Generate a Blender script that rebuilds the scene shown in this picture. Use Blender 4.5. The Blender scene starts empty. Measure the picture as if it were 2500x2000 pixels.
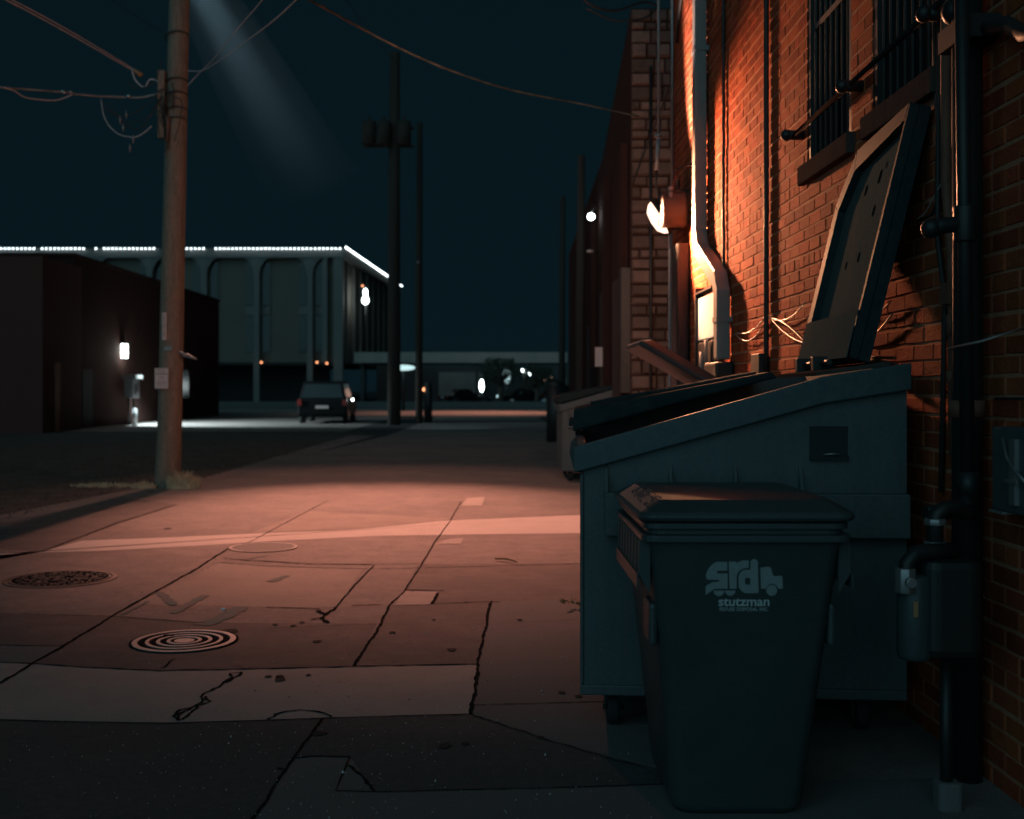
import bpy, math, random
from mathutils import Vector, Matrix
random.seed(7)
R = math.radians
S = bpy.context.scene
COL = S.collection

# ------------------------------------------------------------------ camera
FPX, U0, V0, CH = 2778.0, 1215.0, 950.0, 1.4       # photograph: focal length, vanishing point (px), eye height
cam_d = bpy.data.cameras.new("camera"); cam = bpy.data.objects.new("camera", cam_d); COL.objects.link(cam)
cam.location = (0, 0, CH); cam.rotation_euler = (R(90), 0, 0)
cam_d.sensor_width = 36; cam_d.lens = 40; cam_d.shift_x = 0.014; cam_d.shift_y = -0.02
cam_d.clip_end = 2000; cam_d.clip_start = 0.05
cam_d.dof.use_dof = True; cam_d.dof.focus_distance = 5.2; cam_d.dof.aperture_fstop = 2.6
S.camera = cam

# ------------------------------------------------------------------ night sky and light
w = bpy.data.worlds.new("World"); S.world = w; w.use_nodes = True
nt = w.node_tree; bg = nt.nodes['Background']
tc = nt.nodes.new('ShaderNodeTexCoord'); sx = nt.nodes.new('ShaderNodeSeparateXYZ')
cr = nt.nodes.new('ShaderNodeValToRGB')
cr.color_ramp.elements[0].position = 0.0; cr.color_ramp.elements[0].color = (0.0024, 0.0090, 0.0124, 1)
cr.color_ramp.elements[1].position = 0.4; cr.color_ramp.elements[1].color = (0.0021, 0.0080, 0.0110, 1)
nt.links.new(tc.outputs['Generated'], sx.inputs[0]); nt.links.new(sx.outputs['Z'], cr.inputs[0])
nt.links.new(cr.outputs[0], bg.inputs[0]); bg.inputs[1].default_value = 1.0

def lamp(name, kind, loc, energy, color, target=None, **kw):
    d = bpy.data.lights.new(name, kind); d.energy = energy; d.color = color
    for k, v in kw.items(): setattr(d, k, v)
    o = bpy.data.objects.new(name, d); COL.objects.link(o); o.location = loc
    if target is not None:
        o.rotation_euler = (Vector(target) - Vector(loc)).to_track_quat('-Z', 'Y').to_euler()
    return o
# added fill that lifts the blacks: very soft, dim, cold sun from behind left
lamp("cold_fill", 'SUN', (0, 0, 30), 0.50, (0.36, 0.78, 0.92), target=(4.0, 9.0, 26.9), angle=R(70))
# street lamp hanging on the span wire beyond the timber pole, above the frame
lamp("street_lamp_light", 'SPOT', (-4.3, 25.0, 10.7), 20500, (1.0, 0.38, 0.255), target=(-1.1, 12.6, 0), spot_size=R(27.3), spot_blend=1.0, shadow_soft_size=0.12)
lamp("street_lamp_halo", 'SPOT', (-4.3, 25.0, 10.65), 1700, (1.0, 0.42, 0.29), target=(-1.3, 15.2, 0), spot_size=R(48), spot_blend=1.0, shadow_soft_size=0.15)
lamp("street_lamp_spill", 'POINT', (-4.3, 25.0, 10.6), 200, (1.0, 0.50, 0.36), shadow_soft_size=0.15)
# flood light on the brick wall
lamp("wall_light_beam", 'SPOT', (1.24, 10.35, 2.93), 1450, (1.0, 0.41, 0.20), target=(1.24+.66, 10.35-.75, 2.76), spot_size=R(95), spot_blend=0.5, shadow_soft_size=0.06)
lamp("spout_wall_fill", 'SPOT', (1.15, 10.35, 3.0), 900, (1.0, 0.70, 0.58), target=(1.68, 10.0, 4.5), spot_size=R(52), spot_blend=0.6, shadow_soft_size=0.05)  # added spot outside the fixture, brightens the downspout and upper wall
lamp("wall_light_glow", 'SPOT', (1.30, 10.45, 2.95), 230, (1.0, 0.50, 0.33), target=(-2.5, 16.0, 3.2), spot_size=R(120), spot_blend=0.5, shadow_soft_size=0.06)
# far street lamp over the cross street
lamp("far_street_light", 'SPOT', (1.0, 68, 9.5), 3300, (1.0, 0.42, 0.28), target=(-1.0, 67, 0), spot_size=R(96), spot_blend=1.0, shadow_soft_size=0.2)
# lamp on the side wall of the dark brick building
lamp("side_wall_light", 'SPOT', (-13.9, 44.5, 2.9), 3000, (0.72, 0.95, 1.0), target=(-12.0, 45.5, 0), spot_size=R(118), spot_blend=0.5, shadow_soft_size=0.1)
# added spot with no seen source, lights the mist shaft over the pole
lamp("added_shaft_light", 'SPOT', (-11.5, 30.5, 18.3), 11500, (0.55, 0.85, 1.0), target=(-5.5, 36.8, 7.1), spot_size=R(9.5), spot_blend=1.0, shadow_soft_size=0.05)

S.view_settings.view_transform = 'Standard'; S.view_settings.look = 'None'
S.view_settings.exposure = 0; S.view_settings.gamma = 1
S.cycles.use_denoising = True; S.cycles.max_bounces = 5; S.cycles.diffuse_bounces = 3
S.cycles.glossy_bounces = 3; S.cycles.volume_bounces = 0; S.cycles.sample_clamp_indirect = 3.0
S.cycles.use_light_tree = True

# ------------------------------------------------------------------ helpers
def P(u, v, Y): return Vector(((u-U0)/FPX*Y, Y, CH-(v-V0)/FPX*Y))
def G(u, v, z=0.0):
    Y = FPX*(CH-z)/(v-V0); return Vector(((u-U0)/FPX*Y, Y, z))
W = 1.75                                             # plane of the brick wall on the right
def WP(u, v, off=0.0):
    Y = FPX*(W-off)/(u-U0); return P(u, v, Y)

def worldloc(o):
    v = Vector((0, 0, 0))
    while o: v += o.location; o = o.parent
    return v

class MB:
    def __init__(s): s.v = []; s.f = []; s.m = []; s.sm = []
    def add(s, verts, faces, mi=0, smooth=False):
        b = len(s.v); s.v += [tuple(x) for x in verts]
        for f in faces: s.f.append([b+i for i in f]); s.m.append(mi); s.sm.append(smooth)
        return s
    def box(s, a, b, mi=0):
        x0, y0, z0 = a; x1, y1, z1 = b
        return s.add([(x0,y0,z0),(x1,y0,z0),(x1,y1,z0),(x0,y1,z0),(x0,y0,z1),(x1,y0,z1),(x1,y1,z1),(x0,y1,z1)],
              [(0,3,2,1),(4,5,6,7),(0,1,5,4),(1,2,6,5),(2,3,7,6),(3,0,4,7)], mi)
    def prism(s, poly, ext, mi=0):
        """poly: 3d points, ext: vector"""
        n = len(poly); e = Vector(ext); p = [Vector(q) for q in poly]
        return s.add(p+[q+e for q in p], [tuple(range(n))[::-1], tuple(range(n, 2*n))]+[(i, (i+1) % n, n+(i+1) % n, n+i) for i in range(n)], mi)
    def tube(s, pts, r, n=10, mi=0, cap=True):
        pts = [Vector(p) for p in pts]; rs = r if isinstance(r, (list, tuple)) else [r]*len(pts)
        vs = []; fs = []; up = None
        for i, p in enumerate(pts):
            t = ((pts[min(i+1, len(pts)-1)]-pts[max(i-1, 0)])).normalized()
            if up is None:
                up = t.cross(Vector((0, 0, 1)));
                if up.length < .01: up = t.cross(Vector((0, 1, 0)))
                up.normalize()
            up = (up - t*up.dot(t)).normalized(); sd = t.cross(up)
            for k in range(n):
                a = 2*math.pi*k/n; vs.append(p+(up*math.cos(a)+sd*math.sin(a))*rs[i])
        for i in range(len(pts)-1):
            for k in range(n): fs.append((i*n+k, i*n+(k+1) % n, (i+1)*n+(k+1) % n, (i+1)*n+k))
        s.add(vs, fs, mi, True)
        if cap:
            b = len(s.v)-len(vs)
            s.f.append([b+k for k in range(n)][::-1]); s.m.append(mi); s.sm.append(False)
            s.f.append([b+(len(pts)-1)*n+k for k in range(n)]); s.m.append(mi); s.sm.append(False)
        return s
    def cyl(s, a, b, r, n=16, mi=0): return s.tube([a, b], r, n, mi)
    def ball(s, c, r, nu=12, nv=8, mi=0, sc=(1, 1, 1)):
        c = Vector(c); vs = []; fs = []
        for j in range(nv+1):
            th = math.pi*j/nv
            for i in range(nu):
                a = 2*math.pi*i/nu
                vs.append((c.x+r*sc[0]*math.sin(th)*math.cos(a), c.y+r*sc[1]*math.sin(th)*math.sin(a), c.z+r*sc[2]*math.cos(th)))
        for j in range(nv):
            for i in range(nu): fs.append((j*nu+i, (j+1)*nu+i, (j+1)*nu+(i+1) % nu, j*nu+(i+1) % nu))
        return s.add(vs, fs, mi, True)
    def rbox(s, a, b, r, mi=0, seg=3):
        """box with its vertical edges rounded"""
        x0, y0, z0 = a; x1, y1, z1 = b; pl = []
        for cx, cy, a0 in ((x1-r, y1-r, 0), (x0+r, y1-r, 90), (x0+r, y0+r, 180), (x1-r, y0+r, 270)):
            for k in range(seg+1):
                t = R(a0+90*k/seg); pl.append((cx+r*math.cos(t), cy+r*math.sin(t), z0))
        return s.prism(pl, (0, 0, z1-z0), mi)
    def build(s, name, mats, parent=None, local=False, bevel=0, label=None):
        me = bpy.data.meshes.new(name)
        off = Vector((0, 0, 0)) if (local or parent is None) else worldloc(parent)
        me.from_pydata([(x-off.x, y-off.y, z-off.z) for x, y, z in s.v], [], s.f)
        if not isinstance(mats, (list, tuple)): mats = [mats]
        for m in mats: me.materials.append(m)
        me.polygons.foreach_set('material_index', s.m); me.polygons.foreach_set('use_smooth', s.sm)
        me.update()
        o = bpy.data.objects.new(name, me); COL.objects.link(o)
        if parent: o.parent = parent
        if bevel:
            b = o.modifiers.new('bevel', 'BEVEL'); b.width = bevel; b.segments = 2; b.limit_method = 'ANGLE'; b.angle_limit = R(35)
        if label: o['label'] = label
        return o

def tag(o, label=None, cat=None, group=None, kind=None):
    if label: o['label'] = label
    if cat: o['category'] = cat
    if group: o['group'] = group
    if kind: o['kind'] = kind
    return o
def thing(name, loc, label, cat, group=None, rz=0):
    o = bpy.data.objects.new(name, None); COL.objects.link(o); o.location = loc; o.rotation_euler = (0, 0, rz)
    o.empty_display_size = .2
    return tag(o, label, cat, group)
def copy_tree(o, parent=None):
    c = o.copy(); COL.objects.link(c); c.parent = parent
    for ch in list(o.children): copy_tree(ch, c)
    return c

# ------------------------------------------------------------------ materials
def mat(name, color, rough=.7, metal=0, spec=.5, noise=None, bump=0, bscale=40, island=0, speck=None, coat=0):
    """noise=(scale, strength, colour2): second colour blended in by fractal noise"""
    m = bpy.data.materials.new(name); m.use_nodes = True; t = m.node_tree; b = t.nodes['Principled BSDF']
    b.inputs['Roughness'].default_value = rough; b.inputs['Metallic'].default_value = metal
    b.inputs['Specular IOR Level'].default_value = spec; b.inputs['Coat Weight'].default_value = coat
    tcn = t.nodes.new('ShaderNodeTexCoord'); src = None
    c = t.nodes.new('ShaderNodeRGB'); c.outputs[0].default_value = (*color, 1); src = c.outputs[0]
    for nz in (noise or []):
        sc, amt, c2, stretch = (list(nz)+[None])[:4]
        n = t.nodes.new('ShaderNodeTexNoise'); n.inputs['Scale'].default_value = sc; n.inputs['Detail'].default_value = 7
        n.inputs['Roughness'].default_value = .62
        mp = t.nodes.new('ShaderNodeMapping'); t.links.new(tcn.outputs['Object'], mp.inputs[0])
        if stretch: mp.inputs['Scale'].default_value = stretch
        t.links.new(mp.outputs[0], n.inputs['Vector'])
        rp = t.nodes.new('ShaderNodeMapRange'); rp.inputs[1].default_value = .42; rp.inputs[2].default_value = .66
        rp.inputs[3].default_value = 0; rp.inputs[4].default_value = amt
        t.links.new(n.outputs[0], rp.inputs[0])
        mx = t.nodes.new('ShaderNodeMix'); mx.data_type = 'RGBA'; mx.inputs[7].default_value = (*c2, 1)
        t.links.new(rp.outputs[0], mx.inputs[0]); t.links.new(src, mx.inputs[6]); src = mx.outputs[2]
    if island:
        g = t.nodes.new('ShaderNodeNewGeometry'); hs = t.nodes.new('ShaderNodeHueSaturation')
        m1 = t.nodes.new('ShaderNodeMapRange'); m1.inputs[3].default_value = 1-island; m1.inputs[4].default_value = 1+island*.7
        t.links.new(g.outputs['Random Per Island'], m1.inputs[0]); t.links.new(m1.outputs[0], hs.inputs['Value'])
        mm = t.nodes.new('ShaderNodeMath'); mm.operation = 'MULTIPLY'; mm.inputs[1].default_value = 17.31
        fr = t.nodes.new('ShaderNodeMath'); fr.operation = 'FRACT'
        t.links.new(g.outputs['Random Per Island'], mm.inputs[0]); t.links.new(mm.outputs[0], fr.inputs[0])
        m2 = t.nodes.new('ShaderNodeMapRange'); m2.inputs[3].default_value = .493; m2.inputs[4].default_value = .504
        t.links.new(fr.outputs[0], m2.inputs[0]); t.links.new(m2.outputs[0], hs.inputs['Hue'])
        t.links.new(src, hs.inputs['Color']); src = hs.outputs[0]
    if speck:
        vs, thr, c3 = speck
        v = t.nodes.new('ShaderNodeTexVoronoi'); v.inputs['Scale'].default_value = vs
        t.links.new(tcn.outputs['Object'], v.inputs['Vector'])
        lt = t.nodes.new('ShaderNodeMath'); lt.operation = 'LESS_THAN'; lt.inputs[1].default_value = thr
        t.links.new(v.outputs['Distance'], lt.inputs[0])
        mx = t.nodes.new('ShaderNodeMix'); mx.data_type = 'RGBA'; mx.inputs[7].default_value = (*c3, 1)
        t.links.new(lt.outputs[0], mx.inputs[0]); t.links.new(src, mx.inputs[6]); src = mx.outputs[2]
    t.links.new(src, b.inputs['Base Color'])
    if bump:
        n = t.nodes.new('ShaderNodeTexNoise'); n.inputs['Scale'].default_value = bscale; n.inputs['Detail'].default_value = 6
        t.links.new(tcn.outputs['Object'], n.inputs['Vector'])
        bp = t.nodes.new('ShaderNodeBump'); bp.inputs['Strength'].default_value = bump; bp.inputs['Distance'].default_value = .01
        t.links.new(n.outputs[0], bp.inputs['Height']); t.links.new(bp.outputs[0], b.inputs['Normal'])
    return m
def emit(name, color, strength):
    m = bpy.data.materials.new(name); m.use_nodes = True; t = m.node_tree; b = t.nodes['Principled BSDF']
    b.inputs['Base Color'].default_value = (*color, 1); b.inputs['Emission Color'].default_value = (*color, 1)
    b.inputs['Emission Strength'].default_value = strength
    return m

M = {}
def each(name, m, parent, boxes, **kw):
    for a, c in boxes: MB().box(a, c).build(name, m, parent, **kw)
M['asphalt'] = mat('asphalt', (.055, .055, .058), .9, spec=.2, noise=[(1.2, .6, (.085, .08, .078)), (14, .5, (.03, .03, .032))], bump=.5, bscale=160)
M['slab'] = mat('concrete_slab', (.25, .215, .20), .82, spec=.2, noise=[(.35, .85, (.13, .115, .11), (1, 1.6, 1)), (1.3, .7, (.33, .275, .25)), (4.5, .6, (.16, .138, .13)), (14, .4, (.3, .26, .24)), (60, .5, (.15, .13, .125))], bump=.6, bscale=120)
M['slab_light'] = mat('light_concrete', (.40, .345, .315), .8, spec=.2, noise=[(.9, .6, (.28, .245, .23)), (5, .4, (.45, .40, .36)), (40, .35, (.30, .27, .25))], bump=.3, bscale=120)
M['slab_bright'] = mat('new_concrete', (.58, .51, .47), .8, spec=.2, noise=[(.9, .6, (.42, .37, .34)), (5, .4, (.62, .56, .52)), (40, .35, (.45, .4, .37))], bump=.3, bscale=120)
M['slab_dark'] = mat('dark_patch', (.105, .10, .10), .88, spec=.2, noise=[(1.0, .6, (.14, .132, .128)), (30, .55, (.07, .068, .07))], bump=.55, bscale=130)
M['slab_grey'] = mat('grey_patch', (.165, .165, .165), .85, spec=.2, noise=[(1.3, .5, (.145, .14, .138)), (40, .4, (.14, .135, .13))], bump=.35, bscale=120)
M['joint'] = mat('joint_tar', (.028, .025, .025), .95, spec=0)
M['stain'] = mat('oil_stain', (.05, .045, .042), .95, spec=.1, noise=[(9, .6, (.09, .08, .075))])
M['mark_teal'] = mat('teal_marking_paint', (.13, .21, .20), .9, spec=.1, noise=[(7, 1.0, (.22, .19, .18)), (30, .8, (.2, .175, .165))])
M['dirt'] = mat('dirt', (.055, .048, .04), .95, noise=[(2.2, .8, (.13, .11, .09)), (11, .6, (.03, .028, .025))], bump=1.0, bscale=25)
M['iron'] = mat('cast_iron', (.06, .052, .05), .65, .2, noise=[(25, .5, (.09, .07, .06))], bump=.2, bscale=60)
M['iron_bright'] = mat('worn_iron', (.42, .35, .33), .6, .0, noise=[(25, .5, (.28, .2, .18))])
M['brick'] = mat('brick', (.42, .098, .040), .92, spec=.04, noise=[(1.1, .6, (.27, .06, .032)), (7, .5, (.50, .14, .05)), (60, .35, (.20, .07, .045))], bump=.6, bscale=90, island=.30)
M['mortar'] = mat('mortar', (.52, .25, .155), .95, spec=.04, noise=[(5, .6, (.40, .17, .10))], bump=.6, bscale=70)
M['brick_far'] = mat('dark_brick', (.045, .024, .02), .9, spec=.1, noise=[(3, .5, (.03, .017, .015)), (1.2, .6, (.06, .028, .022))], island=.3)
M['brick_red'] = mat('dull_red_brick', (.09, .035, .03), .9, noise=[(3, .5, (.10, .04, .035))])
M['stone'] = mat('rubble_stone', (.15, .10, .08), .9, noise=[(3.5, .6, (.08, .055, .048)), (12, .5, (.19, .13, .10))], bump=.9, bscale=14, island=.45)
M['sill'] = mat('stone_sill', (.075, .06, .055), .95, spec=0, noise=[(8, .6, (.10, .08, .07))], bump=.3)
M['steel_dark'] = mat('dark_metal', (.035, .04, .042), .5, .5, noise=[(12, .6, (.06, .045, .04))])
M['steel'] = mat('galvanised', (.36, .36, .36), .45, .7, noise=[(14, .5, (.28, .27, .26))])
M['spout'] = mat('spout_paint', (.24, .235, .23), .45, noise=[(6, .3, (.18, .175, .17))])
M['conduit'] = mat('grey_conduit', (.40, .36, .35), .45, .3, noise=[(20, .5, (.25, .2, .18))])
M['copper'] = mat('rusty_pipe', (.26, .12, .08), .7, .2, noise=[(10, .6, (.15, .08, .06))])
M['cable'] = mat('black_cable', (.03, .03, .03), .6)
M['cable_pale'] = mat('pale_cable', (.62, .56, .58), .5)
M['sheath_dim'] = mat('worn_dark_sheath', (.05, .055, .048), .6, noise=[(2.2, 1.0, (.16, .165, .14), (1, 1, 1))])
M['sheath'] = mat('grey_sheath', (.34, .35, .34), .6, noise=[(3, .8, (.12, .11, .10))])
M['bar_paint'] = mat('bar_paint', (.11, .11, .11), .6, spec=.2)
M['glass'] = mat('dark_glass', (.01, .014, .016), .12)
M['dumpster'] = mat('teal_dumpster_paint', (.055, .10, .115), .5, .1, noise=[(3.5, .45, (.045, .08, .09)), (22, .35, (.10, .09, .075)), (5, .5, (.08, .115, .12), (9, 9, .6)), (3, .6, (.03, .05, .055), (2, 2, 1)), (7, .35, (.14, .09, .06), (7, 7, .5)), (45, .45, (.12, .15, .155), (1, 1, 6)), (55, .35, (.14, .16, .16), (6, 1, 1))], bump=.12, bscale=18)
M['dumpster_rim'] = mat('worn_teal_rim_paint', (.05, .088, .10), .42, .1, noise=[(6, .5, (.05, .08, .09)), (30, .4, (.13, .12, .11))], bump=.1, bscale=30)
M['recess_shade'] = mat('hand_hold_shade', (.02, .028, .03), .8)  # dark colour for the shade inside the hand hold
M['hole'] = mat('hole_shadow_black', (.006, .008, .009), 1.0, spec=0)
M['lid'] = mat('lid_plastic', (.018, .036, .042), .7, spec=.05, noise=[(6, .6, (.05, .06, .06)), (30, .3, (.08, .06, .05), (1, 6, 1))], bump=.15, bscale=22)
M['lid_face'] = mat('weathered_lid', (.075, .12, .125), .95, spec=0, noise=[(4, .6, (.11, .14, .14)), (14, .5, (.16, .12, .09), (6, 6, 1.2)), (50, .3, (.05, .08, .085))], bump=.15, bscale=30)
M['plastic'] = mat('black_plastic', (.045, .068, .072), .4, noise=[(9, .5, (.055, .078, .08)), (40, .4, (.085, .10, .10), (1, 1, 7)), (60, .3, (.09, .10, .10), (7, 1, 1)), (3, .5, (.035, .055, .06))], bump=.12, bscale=220)
M['print'] = mat('grey_print', (.26, .33, .33), .7, noise=[(60, .4, (.2, .25, .25))])
M['print_light'] = mat('light_print', (.5, .58, .58), .7, noise=[(90, .5, (.4, .46, .46))])
M['rubber'] = mat('rubber', (.02, .022, .024), .8)
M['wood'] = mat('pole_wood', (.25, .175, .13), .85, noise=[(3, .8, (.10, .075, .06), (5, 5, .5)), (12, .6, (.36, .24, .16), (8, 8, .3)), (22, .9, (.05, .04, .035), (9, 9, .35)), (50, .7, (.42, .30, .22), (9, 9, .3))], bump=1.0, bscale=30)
M['wood_far'] = mat('dimmed_pole_wood', (.045, .035, .028), .9)  # darker copy of the pole wood, dimness of far poles put into colour
M['grass'] = mat('dry_grass', (.62, .45, .28), .8, noise=[(8, .6, (.36, .25, .15))])  # brightened so the tufts look lamp-lit outside the pool
M['paper'] = mat('paper', (.66, .55, .52), .7, noise=[(12, .3, (.5, .4, .38))])
M['ink'] = mat('ink', (.10, .07, .07), .8)
M['facade'] = mat('pale_concrete', (.205, .20, .19), .8, noise=[(.4, .5, (.16, .16, .155))])
M['panel'] = mat('buff_panel', (.17, .145, .12), .85, noise=[(.3, .5, (.14, .125, .105))])
M['recess'] = mat('dark_recess', (.02, .02, .022), .8)
M['white'] = mat('white_paint', (.8, .8, .8), .5)
M['enamel'] = mat('cool_white_enamel', (.70, .88, .95), .4)
M['car'] = mat('dark_car_paint', (.006, .007, .008), .5, spec=.1)
M['car_glass'] = mat('car_glass', (.01, .012, .014), .08)
M['chrome'] = mat('chrome', (.6, .6, .62), .15, 1)
M['red_lens'] = mat('red_lens', (.25, .02, .015), .25)
M['bark'] = mat('bark', (.12, .09, .07), .9)
M['leaf'] = mat('fallen_leaf', (.42, .22, .10), .7)
M['bark'] = mat('bark', (.12, .09, .07), .9)
M['leaves'] = mat('leaves', (.06, .075, .05), .8)
M['e_bulb'] = emit('bulb_glow', (.82, .95, 1.0), 8)
M['e_lamp'] = emit('lamp_glow', (.86, 1.0, 1.0), 14)
M['e_soft'] = emit('soft_glow', (.55, .8, .82), 1.1)
M['e_warm'] = emit('warm_glow', (1.0, .36, .16), 3.0)
M['e_dimw'] = emit('dim_warm_glow', (1.0, .62, .48), 1.0)
M['e_lens'] = emit('flood_glow', (1.0, .66, .48), 2.4)

# ------------------------------------------------------------------ ground
def poly_sheet(name, pts, z, m, label, cat=None, thick=0.0):
    b = MB(); n = len(pts); b.add([(p[0], p[1], z) for p in pts], [tuple(range(n))])
    me = b.build(name, m)
    return tag(me, label, None, None, 'structure')
def pxpoly(pts, z): return [G(u, v, z)[:2] for u, v in pts]
poly_sheet('ground', [(-300, -20), (300, -20), (300, 600), (-300, 600)], 0, M['asphalt'], 'dark asphalt ground reaching the distance')
poly_sheet('dirt_verge', [(-16, 3), (-5.3, 3), (-5.45, 12.5), (-5.0, 16), (-4.45, 17), (-3.75, 34), (-4.3, 36), (-16, 36)], .004, M['dirt'], 'dark dirt and dry grass verge left of the alley')
poly_sheet('alley_pavement', [(-5.3, -3), (W+.3, -3), (W+.3, 58), (-3.0, 58), (-3.3, 34), (-3.95, 25), (-4.55, 17), (-5.06, 15.9), (-5.5, 12.5)], .008, M['slab'], 'cracked concrete alley pavement lit salmon by the lamp')
poly_sheet('cross_street', [(-60, 58), (30, 58), (30, 80), (-60, 80)], .004, M['slab_light'], 'pale cross street beyond the alley under a street lamp')
poly_sheet('side_path', [(-4.6, 17.3), (-4.25, 17.3), (-3.62, 34), (-4.4, 34)], .012, M['slab'], 'narrow paler strip beside the alley')
poly_sheet('parking_lot', [(-15, 37), (-5, 37), (-5, 58), (-15, 58)], .008, M['slab'], 'concrete lot beside the dark brick building')
Z1, Z2, Z3 = .0098, .0112, .0128
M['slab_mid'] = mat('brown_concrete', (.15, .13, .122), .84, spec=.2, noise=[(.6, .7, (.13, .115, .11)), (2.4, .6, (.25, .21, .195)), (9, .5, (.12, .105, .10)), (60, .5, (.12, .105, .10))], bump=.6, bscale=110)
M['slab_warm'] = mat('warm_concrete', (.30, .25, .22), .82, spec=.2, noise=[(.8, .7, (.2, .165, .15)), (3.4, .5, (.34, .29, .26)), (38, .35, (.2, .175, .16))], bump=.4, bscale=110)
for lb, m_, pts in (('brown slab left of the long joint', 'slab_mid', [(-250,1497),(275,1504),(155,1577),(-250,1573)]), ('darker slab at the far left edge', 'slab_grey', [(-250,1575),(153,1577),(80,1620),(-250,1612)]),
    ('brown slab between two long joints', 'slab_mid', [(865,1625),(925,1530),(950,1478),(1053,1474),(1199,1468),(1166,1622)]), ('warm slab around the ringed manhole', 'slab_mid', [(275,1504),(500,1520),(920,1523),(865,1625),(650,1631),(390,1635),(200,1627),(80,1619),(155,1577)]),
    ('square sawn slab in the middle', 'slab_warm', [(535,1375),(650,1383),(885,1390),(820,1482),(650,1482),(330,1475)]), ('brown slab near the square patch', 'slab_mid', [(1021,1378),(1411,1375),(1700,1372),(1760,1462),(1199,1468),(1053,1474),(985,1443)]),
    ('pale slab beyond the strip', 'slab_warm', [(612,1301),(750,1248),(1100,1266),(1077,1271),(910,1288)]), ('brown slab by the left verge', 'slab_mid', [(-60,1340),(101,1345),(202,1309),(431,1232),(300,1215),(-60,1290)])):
    poly_sheet('pavement_slab', pxpoly(pts, .0088), .0088, M[m_], lb)
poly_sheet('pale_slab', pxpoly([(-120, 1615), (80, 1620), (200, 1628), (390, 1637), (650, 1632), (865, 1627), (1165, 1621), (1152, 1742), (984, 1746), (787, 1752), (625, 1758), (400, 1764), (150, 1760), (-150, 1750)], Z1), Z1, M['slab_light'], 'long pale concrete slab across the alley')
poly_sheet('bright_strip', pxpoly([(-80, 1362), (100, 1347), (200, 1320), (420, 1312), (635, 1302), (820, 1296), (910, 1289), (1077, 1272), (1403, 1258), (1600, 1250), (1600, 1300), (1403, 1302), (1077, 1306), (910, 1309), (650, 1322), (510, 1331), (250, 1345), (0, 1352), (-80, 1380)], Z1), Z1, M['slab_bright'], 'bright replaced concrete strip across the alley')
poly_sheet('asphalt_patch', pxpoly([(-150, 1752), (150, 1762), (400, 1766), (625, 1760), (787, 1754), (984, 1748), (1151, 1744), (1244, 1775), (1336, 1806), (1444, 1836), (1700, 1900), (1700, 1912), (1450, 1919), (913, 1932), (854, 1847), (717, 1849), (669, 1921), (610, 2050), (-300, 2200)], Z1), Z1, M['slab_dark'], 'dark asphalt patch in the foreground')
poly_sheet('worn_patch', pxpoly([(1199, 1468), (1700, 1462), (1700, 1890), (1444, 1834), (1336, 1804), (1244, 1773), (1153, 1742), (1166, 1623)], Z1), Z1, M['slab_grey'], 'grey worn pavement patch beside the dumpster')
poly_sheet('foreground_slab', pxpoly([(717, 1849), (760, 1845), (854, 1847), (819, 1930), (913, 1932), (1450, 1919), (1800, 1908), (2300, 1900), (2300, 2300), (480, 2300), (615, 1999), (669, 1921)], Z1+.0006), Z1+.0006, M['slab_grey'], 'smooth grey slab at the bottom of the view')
poly_sheet('triangle_patch', pxpoly([(852, 1868), (868, 1880), (885, 1900), (905, 1918), (913, 1931), (820, 1929)], Z2), Z2, M['slab_grey'], 'small triangular broken concrete patch')
poly_sheet('small_patch', pxpoly([(984, 1443), (1069, 1445), (1053, 1476), (965, 1477)], Z2), Z2, M['slab_light'], 'small bright square patch beside a joint')
poly_sheet('faint_patch', pxpoly([(1095, 1316), (1131, 1314), (1126, 1328), (1064, 1328)], Z2), Z2, M['slab_light'], 'faint small bright patch beyond the square one')
poly_sheet('far_patch', pxpoly([(1140, 1216), (1184, 1213), (1176, 1235), (1126, 1235)], Z2), Z2, M['slab_light'], 'faint pale patch at the edge of the dark stretch')

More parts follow.
